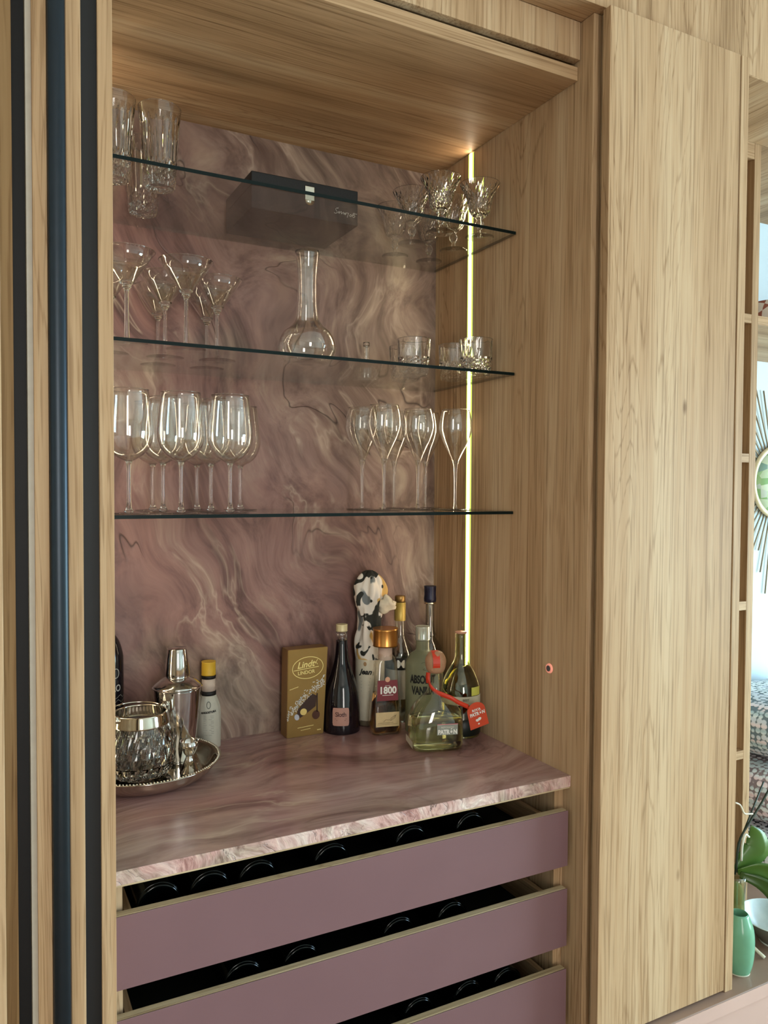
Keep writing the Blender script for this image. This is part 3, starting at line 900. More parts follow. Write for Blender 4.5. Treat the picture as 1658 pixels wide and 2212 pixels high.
# hand-drawn monogram signature
sig = [(0, 6), (2, 5), (5, 5.2), (7.5, 7.0), (6.8, 9.5), (4.2, 12), (4.5, 14.5), (7, 16.5), (9, 15), (9.5, 18)]
sig2 = [(9, 6), (12, 10.5), (11.5, 5.5), (15.5, 10), (17.2, 9.8), (17, 5.5), (21, 9.6), (22.5, 9), (22, 5.6), (25.5, 9.2), (27, 6), (24.5, 5.2), (28, 9.5), (34, 9.5)]
sig3 = [(33, 8.5), (30, 0)]
sig4 = [(35.5, 4.5), (38, 8), (40.5, 6), (38, 3.5), (35.5, 4.5)]
sig5 = [(42, 4.2), (44, 10.5), (46.5, 12), (47.5, 9.5), (44, 7.5), (48, 6), (46, 2.8), (43, 3.4)]
sig6 = [(49, 10.6), (53, 10.6)]
segs = []
for s in (sig, sig2, sig3, sig4, sig5, sig6):
    q = catmull(s, 3) if len(s) > 2 else s
    for a, b in zip(q, q[1:]): segs.append((a, b, 0.9))
k = 0.00105
vs, fs = strokes2([((a[0]*k, a[1]*k), (b[0]*k, b[1]*k), w*k) for a, b, w in segs])
put('signature', vs, fs, on_plane((0.0640, -0.0940, 0.0145), (1, 0, 0), (0, 0, 1)), M['white'], t)

# ------------------------------------------------------------------ gift-box of chocolates
t = thing('chocolate_box', 'gold tapered chocolate box with oval emblem against the stone wall', 'box', (-0.395, -0.0455, ZC+0.0003))
def prism(name, b, tt, mat, parent):
    """b,tt: bottom and top (x0,x1,y0,y1,z)"""
    vs = []
    for (x0, x1, y0, y1, z) in (b, tt): vs += [(x0, y0, z), (x1, y0, z), (x1, y1, z), (x0, y1, z)]
    bm = bmesh.new()
    V = [bm.verts.new(v) for v in vs]
    for f in ((3, 2, 1, 0), (4, 5, 6, 7), (0, 1, 5, 4), (1, 2, 6, 5), (2, 3, 7, 6), (3, 0, 4, 7)): bm.faces.new([V[i] for i in f])
    bmesh.ops.bevel(bm, geom=bm.edges[:], offset=0.0012, segments=2, affect='EDGES')
    return bm_obj(name, bm, mat, parent)
prism('carton', (-0.0468, 0.0468, -0.0210, 0.0210, 0), (-0.0440, 0.0580, -0.0210, 0.0210, 0.2095), M['gold'], t)
fp = on_plane((0.0, -0.0213, 0.0), (1, 0, 0), (0, 0, 1))
def shift(vs, du, dv, rot=0.0):
    c, s = math.cos(rot), math.sin(rot)
    return [(u*c-v*s+du, u*s+v*c+dv) for u, v in vs]
vs, fs = ring2(0.0400, 0.0265, 0.0016); put('emblem_ring', shift(vs, 0.0060, 0.1640, 0.06), fs, fp, M['goldbright'], t)
vs, fs = text_mesh('Lindt', 0.0215, 0.0004, 0.35); put('script_lettering', shift(vs, 0.0000, 0.1715, 0.08), fs, fp, M['goldbright'], t)
vs, fs = strokes2([((-0.030, 0.1592), (0.034, 0.1645), 0.0016), ((0.024, 0.172), (0.031, 0.182), 0.0016), ((0.031, 0.170), (0.026, 0.176), 0.0012)]); put('emblem_rule', vs, fs, fp, M['goldbright'], t)
vs, fs = text_mesh('LINDOR', 0.0118, 0.0002); put('lettering', shift(vs, 0.0020, 0.1528, 0.05), fs, fp, M['goldbright'], t)
# diagonal garland of white petals
rnd = random.Random(5); segs = []
for i in range(150):
    tt_ = rnd.random()
    u = -0.048+0.098*tt_; v = 0.048+0.085*tt_**0.85+rnd.gauss(0, 0.0065)-0.012*math.sin(tt_*3.1)*0
    u = max(-0.0445, min(0.0485, u)); a = rnd.uniform(0, 3.14); L = rnd.uniform(0.0034, 0.0060)
    segs.append(((u-L*math.cos(a)/2, v-L*math.sin(a)/2), (u+L*math.cos(a)/2, v+L*math.sin(a)/2), 0.0014))
vs, fs = strokes2(segs); o = put('petal_print', vs, fs, fp, M['white'], t); o['kind'] = 'stuff'
# picture of wrapped and open chocolates
brown = simple('chocolate_print', C(58, 34, 26), 0.4); silv = simple('wrapper_print', C(186, 186, 196), 0.35)
cream = simple('cream_print', C(224, 196, 120), 0.45)
pic = [(-0.022, 0.043), (-0.012, 0.046), (0.012, 0.060), (0.026, 0.069), (0.029, 0.094), (0.018, 0.100), (-0.004, 0.082), (-0.020, 0.064)]
put('chocolate_picture', pic, [tuple(range(len(pic)))], fp, brown, t)
fp2 = on_plane((0.0, -0.0216, 0.0), (1, 0, 0), (0, 0, 1))
vs, fs = disc2(0.0085, 0.0080); put('cream_filling', shift(vs, -0.005, 0.059), fs, fp2, cream, t)
vs, fs = disc2(0.0060, 0.0075); put('silver_wrapper', shift(vs, -0.022, 0.048, 0.4), fs, fp2, silv, t)
vs, fs = strokes2([((0.0300, 0.100), (0.0300, 0.055), 0.0030)]); put('chocolate_thread', vs, fs, fp2, brown, t)
vs, fs = disc2(0.0098, 0.0108); put('chocolate_ball', shift(vs, 0.0270, 0.048), fs, fp2, simple('truffle_print', C(78, 44, 30), 0.35), t)
vs, fs = strokes2([((-0.020, 0.0215), (0.021, 0.0240), 0.0016), ((-0.012, 0.0150), (0.013, 0.0170), 0.0013), ((0.030, 0.0110), (0.040, 0.0115), 0.0022), ((-0.040, 0.1150), (-0.018, 0.1205), 0.0014)])
put('small_print', vs, fs, fp, M['goldbright'], t)

# ------------------------------------------------------------------ bottles on the counter
def liquid(name, col, ior=1.34): return simple(name, col, 0.0, 0, 1.0, ior)
def bottle_glass(name, tint, base=0.02): return thin_glass(name, tint, 1.1, base)

def loft(name, secs, mat, parent, segs=44, smooth=True, cap=True):
    """secs: (half width, half depth, z, exponent) super-ellipse sections"""
    verts, faces = [], []
    for hw, hd, z, p in secs:
        for i in range(segs):
            a = 2*math.pi*i/segs
            c, s = math.cos(a), math.sin(a)
            verts.append((hw*math.copysign(abs(c)**(2/p), c), hd*math.copysign(abs(s)**(2/p), s), z))
    for k in range(len(secs)-1):
        for i in range(segs):
            j = (i+1) % segs
            faces.append((k*segs+i, k*segs+j, (k+1)*segs+j, (k+1)*segs+i))
    if cap:
        faces.append(tuple(range(segs))[::-1]); faces.append(tuple((len(secs)-1)*segs+i for i in range(segs)))
    return link_mesh(name, verts, faces, mat, parent, smooth=smooth)

ZB = ZC+0.0003
# --- dark liqueur bottle
t = thing('liqueur_bottle', 'dark purple liqueur bottle with cream stopper and small pink label', 'bottle', (-0.2975, -0.0600, ZB))
dp = catmull([(0.0, 0.0), (0.040, 0.0), (0.0462, 0.005), (0.0465, 0.030), (0.0445, 0.070), (0.0385, 0.108), (0.0265, 0.143), (0.0175, 0.175), (0.0142, 0.205), (0.0135, 0.222)], 5)
lathe('body', dp+[(0.0, 0.222)], simple('dark_plum_glass', C(20, 14, 20), 0.07, spec=0.7), t, 48)
lathe('neck', shell([(0.0135, 0.2222), (0.0133, 0.243)], 0.0018), M['thin'], t, 28, closed=True)
lathe('stopper', catmull([(0.0, 0.2432), (0.0135, 0.2432), (0.0142, 0.246), (0.0142, 0.258), (0.0130, 0.2605), (0.0, 0.2605)], 2), simple('cream_stopper', C(214, 200, 158), 0.4, 0.2), t, 28)
rl = lambda z: 0.0465 if z < 0.03 else 0.0465-(z-0.03)*0.055
vs, fs = grid2(0.0410, 0.0430, 10, 6, 0.004); put('label', vs, fs, on_cyl(rl, -0.46, 0.0445, 0.0008), simple('pink_label', C(178, 132, 118), 0.6), t)
vs, fs = text_mesh('Sloth', 0.0150, 0.0002, 0.0, 0.9); put('lettering', vs, fs, on_cyl(rl, -0.46, 0.0500, 0.0014), simple('plum_ink', C(84, 52, 50), 0.6), t)
vs, fs = strokes2([((-0.014, 0.0), (0.014, 0.0), 0.0009), ((-0.011, -0.0035), (0.012, -0.0035), 0.0008)]); put('small_print', vs, fs, on_cyl(rl, -0.46, 0.0400, 0.0014), simple('plum_ink_2', C(100, 66, 60), 0.6), t)

# --- bottle wrapped in a patterned scarf
t = thing('wrapped_bottle', 'white-labelled bottle tied up in a black and white patterned scarf', 'bottle', (-0.2120, -0.0440, ZB))
lathe('body', [(0.0, 0.0), (0.033, 0.0), (0.0360, 0.004), (0.0360, 0.176), (0.034, 0.184), (0.0, 0.186)], bottle_glass('clear_bottle_glass', (0.93, 0.92, 0.88, 1), 0.03), t, 40)
lathe('label', [(0.0363, 0.016), (0.0366, 0.0165), (0.0366, 0.172), (0.0363, 0.1725)], simple('ivory_label', C(206, 196, 176), 0.65, bscale=60), t, 40)
lathe('content', [(0.0, 0.003), (0.0345, 0.003), (0.0345, 0.174), (0.0, 0.174)], simple('ivory_back', C(150, 138, 118), 0.7), t, 32)
vs, fs = text_mesh('Jean', 0.0185, 0.0007, 0.35); put('lettering', vs, fs, on_cyl(0.0366, -0.78, 0.138, 0.0006), M['ink'], t)
vs, fs = strokes2([((-0.014, 0), (0.014, 0), 0.0009), ((-0.012, -0.008), (0.012, -0.008), 0.0007), ((-0.012, -0.016), (0.010, -0.016), 0.0007), ((-0.012, -0.024), (0.012, -0.024), 0.0007), ((-0.012, -0.032), (0.011, -0.032), 0.0007)])
put('small_print', vs, fs, on_cyl(0.0366, -0.78, 0.122, 0.0006), simple('grey_ink', C(120, 112, 100), 0.6), t)
vs, fs = disc2(0.0042, 0.0055); put('crest', vs, fs, on_cyl(0.0366, -0.80, 0.158, 0.0006), simple('tan_crest', C(164, 128, 92), 0.6), t)
def scarf_mat():
    m, n, l, b = new_mat('printed_scarf')
    tc = n.new('ShaderNodeTexCoord')
    v = mapping(n, l, tc.outputs['Object'], (1, 1, 1), (0.3, 0.5, 0.2))
    big = noise(n, l, v, 26, 1.5, 0.4, 0.6)
    blk = ramp(n, l, big.outputs['Fac'], [(0.515, (0, 0, 0, 1)), (0.53, (1, 1, 1, 1))])
    b2 = noise(n, l, mapping(n, l, v, (1, 1, 0.6), (0, 0, 0), (3, 7, 1)), 17, 1, 0.4, 0.3)
    gry = ramp(n, l, b2.outputs['Fac'], [(0.60, (0, 0, 0, 1)), (0.62, (1, 1, 1, 1))])
    mus = ramp(n, l, b2.outputs['Fac'], [(0.36, (1, 1, 1, 1)), (0.38, (0, 0, 0, 1))])
    col = mixc(n, l, gry, C(226, 216, 206), C(112, 116, 118))
    col = mixc(n, l, mus, col, C(206, 164, 92))
    col = mixc(n, l, blk, col, C(34, 34, 28))
    l.new(col, b.inputs['Base Color']); b.inputs['Roughness'].default_value = 0.75
    return m
scm = scarf_mat()
prof = catmull([(0.0372, 0.168), (0.0378, 0.185), (0.0350, 0.210), (0.0300, 0.240), (0.0275, 0.265), (0.0305, 0.290), (0.0375, 0.318), (0.0385, 0.340), (0.0300, 0.366), (0.0150, 0.384), (0.0, 0.388)], 4)
def folds(r, z, a):
    k = max(0.0, min(1.0, (z-0.17)/0.06))
    w = 0.12*math.sin(5*a+z*30)+0.07*math.sin(9*a-z*55)+0.05*math.sin(13*a+2)
    lean = 0.0035*math.cos(a-2.6)*(1 if z > 0.29 else 0)
    return r*(1+w*k)+lean
sf = lathe('scarf', prof, scm, t, 60, rfun=folds)
kn = []
bm = bmesh.new(); bmesh.ops.create_icosphere(bm, subdivisions=3, radius=1)
for v in bm.verts:
    c = v.co.copy(); w = 1+0.16*math.sin(5*c.x+3*c.z)+0.12*math.sin(7*c.z-2*c.y)
    v.co = (c.x*0.0250*w, c.y*0.0120*w, c.z*0.0200*w*(1-0.35*c.x))
bm_obj('scarf_knot', bm, simple('cream_scarf_knot', C(208, 194, 172), 0.75, bump=0.5, bscale=90), sf, (0.0340, -0.030, 0.304), True)

# --- clear spirit bottle with gold neck band, behind
t = thing('spirit_bottle', 'clear spirit bottle with gold neck band and black label at the back', 'bottle', (-0.1270, -0.0450, ZB))
gb = catmull([(0.0, 0.0), (0.032, 0.0), (0.036, 0.004), (0.036, 0.06), (0.036, 0.148), (0.0335, 0.175), (0.0245, 0.198), (0.0165, 0.215), (0.0142, 0.235), (0.0138, 0.300)], 5)
lathe('body', shell(gb, 0.0018), bottle_glass('clear_spirit_glass', (0.95, 0.96, 0.94, 1), 0.03), t, 44)
lathe('neck_band', [(0.0145, 0.255), (0.0148, 0.256), (0.0145, 0.302), (0.0143, 0.302)], simple('gold_neck_band', C(188, 160, 84), 0.4, 0.4), t, 32)
lathe('cap', [(0.0, 0.3185), (0.0120, 0.3185), (0.0136, 0.316), (0.0138, 0.303), (0.0, 0.303)], M['gold'], t, 28)
lathe('label', [(0.0363, 0.060), (0.0366, 0.0605), (0.0366, 0.1385), (0.0363, 0.139)], simple('grey_spirit_label', C(150, 146, 138), 0.6), t, 44)
lathe('label_band', [(0.0364, 0.134), (0.0369, 0.1345), (0.0369, 0.1640), (0.0352, 0.1645)], M['ink'], t, 44)
vs, fs = text_mesh('M', 0.0270, 0.0008); put('lettering', vs, fs, on_cyl(0.0371, -0.42, 0.1490, 0.0008), M['white'], t)
lathe('content', [(0.0, 0.003), (0.034, 0.004), (0.034, 0.165), (0.0, 0.165)], liquid('clear_spirit', (0.96, 0.97, 0.95, 1)), t, 36)

# --- tall bottle with navy cap, behind
t = thing('tall_bottle', 'tall slim bottle with navy foil cap in the back corner', 'bottle', (-0.0445, -0.0560, ZB))
nb = catmull([(0.0, 0.0), (0.033, 0.0), (0.0368, 0.004), (0.0368, 0.06), (0.0368, 0.145), (0.034, 0.172), (0.0255, 0.193), (0.0160, 0.207), (0.0172, 0.215), (0.0140, 0.224), (0.0120, 0.250), (0.0118, 0.298)], 5)
lathe('body', shell(nb, 0.0018), bottle_glass('smoky_bottle_glass', (0.80, 0.80, 0.78, 1), 0.03), t, 44)
lathe('cap', catmull([(0.0, 0.3405), (0.0145, 0.3405), (0.0158, 0.337), (0.0150, 0.318), (0.0158, 0.300), (0.0, 0.2995)], 2), simple('navy_foil', C(30, 30, 52), 0.35, 0.3, bump=0.5, bscale=120), t, 28)
lathe('collar', [(0.0120, 0.2945), (0.0162, 0.2945), (0.0162, 0.2985), (0.0120, 0.2985)], M['silver'], t, 28, closed=True)
lathe('label', [(0.0371, 0.030), (0.0374, 0.0305), (0.0374, 0.150), (0.0371, 0.1505)], simple('charcoal_label', C(44, 42, 42), 0.5), t, 44)

# --- amber tequila bottle, tapered, with copper cap
RZ = math.radians(-13)
t = thing('tequila_bottle', 'tapered amber tequila bottle with copper cap and dark red label', 'bottle', (-0.2105, -0.1240, ZB), RZ)
secs = [(0.0350, 0.0240, 0.0, 5), (0.0372, 0.0262, 0.004, 6), (0.0368, 0.0260, 0.020, 7), (0.0262, 0.0205, 0.172, 7), (0.0235, 0.0190, 0.182, 4), (0.0175, 0.0165, 0.190, 2.4), (0.0160, 0.0160, 0.196, 2), (0.0160, 0.0160, 0.212, 2)]
loft('body', secs, bottle_glass('tequila_glass', (0.94, 0.92, 0.88, 1), 0.015), t)
secs = [(0.0335, 0.0228, 0.005, 6), (0.0340, 0.0232, 0.020, 7), (0.0288, 0.0202, 0.096, 7)]
loft('content', secs, liquid('amber_tequila', (0.60, 0.30, 0.10, 1)), t)
lathe('cap', catmull([(0.0, 0.2128), (0.0285, 0.2128), (0.0298, 0.2145), (0.0298, 0.2500), (0.0285, 0.2540), (0.0, 0.2540)], 2), M['copper'], t, 44)
lathe('neck_paper', [(0.0164, 0.178), (0.0172, 0.179), (0.0168, 0.2105), (0.0163, 0.2105)], simple('pink_neck_paper', C(204, 176, 160), 0.7, bscale=80), t, 32)
yf = lambda z: -(0.0260+(0.0205-0.0260)*(z-0.020)/0.152)-0.0007
def tq(u, v): return (u, yf(v), v)
def tq2(u, v): return (u, yf(v)-0.0006, v)
def quad(x0, x1, z0, z1, n=4):
    vs, fs = grid2(1, 1, n, n)
    return [((x0+x1)/2+u*(x1-x0), (z0+z1)/2+v*(z1-z0)) for u, v in vs], fs
red = simple('maroon_label', C(118, 38, 46), 0.55)
vs, fs = quad(-0.0265, 0.0265, 0.0830, 0.1320); vs = [(u*(1-(v-0.083)*1.6), v) for u, v in vs]; put('red_label', vs, fs, tq, red, t)
vs, fs = disc2(0.0062, 0.0062); put('medallion', shift(vs, 0, 0.1340), fs, tq2, simple('copper_medallion', C(214, 160, 130), 0.5), t)
vs, fs = text_mesh('1800', 0.0230, 0.0009, 0, 1.02, 0.92); put('lettering', shift(vs, 0.0005, 0.1075), fs, tq2, M['white'], t)
vs, fs = strokes2([((-0.013, 0.0965), (0.014, 0.0965), 0.0012), ((-0.006, 0.1195), (0.006, 0.1195), 0.0007)]); put('small_print', vs, fs, tq2, M['white'], t)
vs, fs = quad(-0.0290, 0.0290, 0.0210, 0.0555); put('paper_label', vs, fs, tq, simple('buff_label', C(208, 182, 138), 0.7, bscale=120), t)
sg = catmull([(-0.010, 0.0330), (-0.004, 0.0380), (0.004, 0.0370), (0.012, 0.0440), (0.020, 0.0470), (0.016, 0.0400), (0.006, 0.0350), (0.022, 0.0490)], 3)
vs, fs = strokes2([(a, b, 0.0007) for a, b in zip(sg, sg[1:])]+[((-0.024, 0.0300), (0.014, 0.0305), 0.0007), ((-0.026, 0.0265), (0.024, 0.0270), 0.0006)]); put('signature', vs, fs, tq2, simple('brown_ink', C(110, 84, 56), 0.6), t)

# --- pale vodka bottle with bold black lettering
t = thing('vodka_bottle', 'pale green-grey vodka bottle with bold black lettering and clear cap', 'bottle', (-0.1180, -0.1450, ZB))
vb_ = catmull([(0.0, 0.0), (0.038, 0.0), (0.0420, 0.005), (0.0422, 0.08), (0.0422, 0.152), (0.0400, 0.172), (0.0300, 0.188), (0.0195, 0.196), (0.0165, 0.203), (0.0162, 0.222)], 5)
fr = simple('pale_vodka_glass', C(176, 176, 146), 0.22, 0, 0.55, 1.3)
lathe('body', vb_+[(0.0, 0.222)], fr, t, 48)
lathe('cap', catmull([(0.0, 0.2225), (0.0172, 0.2225), (0.0178, 0.225), (0.0176, 0.2525), (0.0168, 0.2545), (0.0, 0.2545)], 2), simple('clear_cap', C(196, 198, 184), 0.1, 0.35), t, 32)
vs, fs = text_mesh('ABSOLUT', 0.0265, 0.0012, 0, 0.95, 0.60); put('lettering', vs, fs, on_cyl(0.0424, -0.50, 0.1320, 0.0006), M['ink'], t)
vs, fs = text_mesh('VANILIA', 0.0265, 0.0012, 0, 0.95, 0.60); put('lettering', vs, fs, on_cyl(0.0424, -0.50, 0.1050, 0.0006), M['ink'], t)
sg = catmull([(-0.010, 0.0), (-0.006, 0.009), (0.002, 0.011), (0.009, 0.009), (0.003, 0.006), (0.001, -0.002), (-0.003, -0.006), (0.004, -0.007)], 3)
vs, fs = strokes2([(a, b, 0.0008) for a, b in zip(sg, sg[1:])]); put('crest', vs, fs, on_cyl(lambda z: 0.0424 if z < 0.152 else 0.0424-(z-0.152)*0.16, -0.42, 0.163, 0.0010), simple('olive_ink', C(78, 78, 56), 0.6), t)
segs = []
for r_ in range(4):
    q = catmull([(-0.024+0.005*i, 0.002*math.sin(i*1.9+r_)-0.009*r_) for i in range(10)], 2)
    segs += [(a, b, 0.0006) for a, b in zip(q, q[1:])]
vs, fs = strokes2(segs); put('script_print', vs, fs, on_cyl(0.0424, -0.40, 0.080, 0.0006), simple('grey_script', C(112, 110, 90), 0.6), t)

# --- yellow-green bottle at the right, in front of the light strip
t = thing('green_bottle', 'round-shouldered yellow-green bottle with white band by the light strip', 'bottle', (-0.0515, -0.2140, ZB))
gr = catmull([(0.0, 0.0), (0.042, 0.0), (0.0468, 0.005), (0.0470, 0.03), (0.0470, 0.100), (0.0440, 0.122), (0.0350, 0.146), (0.0220, 0.168), (0.0150, 0.184), (0.0136, 0.205), (0.0132, 0.2440)], 5)
lathe('body', shell(gr, 0.0020), bottle_glass('olive_bottle_glass', (0.80, 0.80, 0.62, 1), 0.035), t, 48)
lathe('stopper', [(0.0, 0.2442), (0.0138, 0.2442), (0.0140, 0.2475), (0.0, 0.2478)], simple('pink_stopper', C(206, 152, 128), 0.5), t, 28)
lathe('content', catmull([(0.0, 0.003), (0.042, 0.003), (0.0445, 0.008), (0.0445, 0.100), (0.0415, 0.121), (0.0325, 0.145), (0.020, 0.165), (0.0, 0.166)], 4), liquid('olive_liqueur', (0.42, 0.38, 0.12, 1)), t, 40)
lathe('white_band', [(0.0473, 0.0800), (0.0476, 0.0805), (0.0476, 0.1000), (0.0472, 0.1004)], simple('ivory_band', C(198, 192, 168), 0.6), t, 48)
lathe('dark_label', [(0.0473, 0.0060), (0.0476, 0.0065), (0.0476, 0.0440), (0.0473, 0.0445)], simple('black_green_label', C(16, 24, 20), 0.4), t, 48)
vs, fs = text_mesh('BEST', 0.0075, 0.0001); put('small_print', vs, fs, on_cyl(0.0476, -0.30, 0.0925, 0.0006), simple('grey_print', C(96, 92, 78), 0.6), t)
vs, fs = grid2(0.030, 0.020, 8, 2); put('yellow_label', vs, fs, on_cyl(0.0470, 0.30, 0.1120, 0.0012), simple('lime_label', C(206, 206, 96), 0.5), t)

# --- squat tequila bottle with ball stopper, red ribbon and red tag
RZ = math.radians(-16)
t = thing('squat_bottle', 'squat clear tequila bottle with ball cork and red ribbon at the front', 'bottle', (-0.1560, -0.2690, ZB), RZ)
def pat(dz, sh):
    return [(0.0520-sh, 0.0380-sh, 0.0+dz, 4.5), (0.0580-sh, 0.0440-sh, 0.004+dz, 4.5), (0.0600-sh, 0.0455-sh, 0.014, 4.5), (0.0605-sh, 0.0460-sh, 0.050, 4.0), (0.0600-sh, 0.0460-sh, 0.068, 3.4),
            (0.0560-sh, 0.0440-sh, 0.086, 2.8), (0.0470-sh, 0.0390-sh, 0.102, 2.4), (0.0340-sh, 0.0300-sh, 0.116, 2.1), (0.0225-sh, 0.0215-sh, 0.127, 2.0)]
loft('body', pat(0, 0)+[(0.0175, 0.0175, 0.136, 2.0), (0.0168, 0.0168, 0.170, 2.0)], bottle_glass('squat_bottle_glass', (0.93, 0.93, 0.86, 1), 0.035), t, 48)
loft('content', [s for s in pat(0.003, 0.0025) if s[2] < 0.072], liquid('gold_tequila', (0.80, 0.76, 0.42, 1)), t, 48)
st_ = lathe('ball_stopper', catmull([(0.0, 0.1705), (0.014, 0.171), (0.0208, 0.178), (0.0238, 0.192), (0.0232, 0.204), (0.0165, 0.2165), (0.008, 0.221), (0.0, 0.222)], 4), simple('cork_ball', C(176, 134, 104), 0.45, bump=0.4, bscale=160), t, 40)
ribbon = simple('red_ribbon', C(206, 58, 32), 0.4)
vs, fs = grid2(0.0165, 0.052, 6, 10)
def over_ball(u, v):
    # strap running down over the ball from its crown
    a = (0.5-v/0.052)*1.95
    return (u+(-0.004), -0.0243*math.sin(a)-0.0004, 0.1960+0.0262*math.cos(a))
put('ribbon_strap', vs, fs, over_ball, ribbon, st_)
# ribbon around the neck, sloping down to the right and ending in the tag
pts = []
for i in range(25):
    a = math.radians(-200+i*12.5)
    pts.append((0.0180*math.sin(a), -0.0180*math.cos(a), 0.150-0.016*max(0, math.sin(a*0.5+0.9))))
def band(name, pts, w, mat, parent, wdir=(0, 0, 1)):
    vs, fs = [], []
    W_ = Vector(wdir)*w/2
    for p in pts: vs += [Vector(p)+W_, Vector(p)-W_]
    for i in range(len(pts)-1): fs.append((2*i, 2*i+1, 2*i+3, 2*i+2))
    ob = link_mesh(name, vs, fs, mat, parent, smooth=True)
    md = ob.modifiers.new('thick', 'SOLIDIFY'); md.thickness = 0.0006
    return ob
rb_ = band('neck_ribbon', catmull([(-0.0172, 0.004, 0.160), (-0.0185, -0.004, 0.153), (-0.0150, -0.0120, 0.143), (-0.004, -0.0195, 0.1315), (0.012, -0.0280, 0.1250), (0.028, -0.0330, 0.1190), (0.044, -0.0340, 0.1090), (0.058, -0.0330, 0.1020), (0.070, -0.0310, 0.0960)], 4), 0.0110, ribbon, t)
band('neck_ribbon', catmull([(-0.0178, -0.002, 0.172), (-0.0188, -0.003, 0.160), (-0.0182, -0.005, 0.148)], 4), 0.0110, ribbon, t, (0.75, -0.6, 0.0))
# tag
O = Vector((0.0920, -0.0260, 0.0760)); tg_u = Vector((0.94, 0.10, 0.26)).normalized(); tg_v = Vector((-0.24, -0.02, 0.97)).normalized()
out = [(-0.0235, -0.030), (0.0235, -0.030), (0.0225, 0.010)] + [(0.0225*math.cos(a), 0.010+0.0185*math.sin(a)) for a in [math.pi*i/14 for i in range(1, 14)]] + [(-0.0225, 0.010)]
tf = on_plane(O, tg_u, tg_v, 0.0)
tgo = put('tag', out, [tuple(range(len(out)))], tf, simple('red_tag', C(206, 74, 44), 0.3), t)
md = tgo.modifiers.new('thick', 'SOLIDIFY'); md.thickness = 0.0012; md.offset = -1
tf2 = on_plane(O, tg_u, tg_v, 0.0010)
vs, fs = text_mesh('ROCA', 0.0075, 0.0003); put('tag_lettering', shift(vs, 0, 0.0115), fs, tf2, M['white'], tgo)
vs, fs = text_mesh('PATRÓN', 0.0110, 0.0005, 0, 0.95, 0.88); put('tag_lettering', shift(vs, 0.001, 0.0020), fs, tf2, M['white'], tgo)
v1, f1 = disc2(0.0048, 0.0034); put('tag_emblem', shift(v1, 0.003, -0.0110, 0.3), f1, tf2, M['white'], tgo)
v1, f1 = disc2(0.0038, 0.0030); put('tag_emblem', shift(v1, -0.003, -0.0125, -0.4), f1, tf2, M['white'], tgo)
v1, f1 = disc2(0.0022, 0.0018); put('tag_emblem', shift(v1, -0.001, -0.0215), f1, tf2, M['white'], tgo)
# front label
pf = lambda u, v: (u, -0.0466, v); pf2 = lambda u, v: (u, -0.0472, v)
vs, fs = quad(-0.0080, 0.0400, 0.0400, 0.0640); put('label', vs, fs, pf, simple('grey_foil_label', C(146, 148, 138), 0.35, 0.3), t)
vs, fs = strokes2([((-0.0080, 0.0640), (0.0400, 0.0640), 0.0014)]); put('label_border', vs, fs, pf2, simple('pink_border', C(226, 130, 140), 0.4), t)
vs, fs = text_mesh('REPOSADO', 0.0058, 0.0001); put('small_print', shift(vs, 0.016, 0.0570), fs, pf2, M['offwhite'], t)
vs, fs = text_mesh('PATRÓN', 0.0135, 0.0006, 0, 0.95, 0.86); put('lettering', shift(vs, 0.016, 0.0465), fs, pf2, M['white'], t)
# white side label, low on the left flank
vs, fs = quad(-0.0330, 0.0330, 0.0080, 0.0230); put('side_label', vs, fs, lambda u, v: (-0.0611, -u, v), M['offwhite'], t)

# --- small paper-wrapped bitters bottle
t = thing('bitters_bottle', 'small bitters bottle in oversized white paper with yellow cap', 'bottle', (-0.6190, -0.0330, ZB))
pp = catmull([(0.0, 0.0), (0.0235, 0.0), (0.0268, 0.004), (0.0272, 0.045), (0.0268, 0.082), (0.0235, 0.100), (0.0190, 0.112), (0.0172, 0.118)], 4)
lathe('paper_wrap', pp+[(0.0, 0.118)], simple('white_wrap_paper', C(190, 186, 174), 0.75, bump=0.5, bscale=45), t, 40, rfun=lambda r, z, a: r*(1+0.03*math.sin(3*a+1)+0.015*math.sin(11*a+60*z)) if r > 0.01 else r)
lathe('neck_band', [(0.0164, 0.1185), (0.0170, 0.1187), (0.0168, 0.1275), (0.0160, 0.1275), (0.0, 0.1275)], M['ink'], t, 32)
lathe('neck_label', [(0.0, 0.128), (0.0156, 0.128), (0.0152, 0.156), (0.0, 0.156)], simple('pink_neck_label', C(206, 186, 172), 0.65, bscale=110), t, 32)
lathe('neck_band', [(0.0, 0.1562), (0.0160, 0.1562), (0.0170, 0.1640), (0.0, 0.1642)], M['ink'], t, 32)
lathe('cap', catmull([(0.0, 0.1645), (0.0155, 0.1645), (0.0160, 0.167), (0.0158, 0.1925), (0.0150, 0.1945), (0.0, 0.1945)], 2), simple('yellow_cap', C(216, 172, 52), 0.45), t, 32)
gi = simple('sage_ink', C(84, 88, 80), 0.65)
rcur = lambda z: 0.0286 if z < 0.082 else 0.0286-(z-0.082)*0.26
vs, fs = ring2(0.0048, 0.0078, 0.0013, 24); put('crest', vs, fs, on_cyl(rcur, -0.26, 0.1000, 0.0009), gi, t)
vs, fs = text_mesh('ANGOSTURA', 0.0058, 0.0003); put('lettering', vs, fs, on_cyl(rcur, -0.26, 0.0845, 0.0009, 0.10), M['ink'], t)
vs, fs = strokes2([((-0.012, -0.004*i), (0.012*(1 if i % 3 else 0.6), -0.004*i), 0.0007) for i in range(1, 13)]); put('small_print', vs, fs, on_cyl(rcur, -0.26, 0.0800, 0.0009), simple('pale_ink', C(138, 138, 132), 0.65), t)

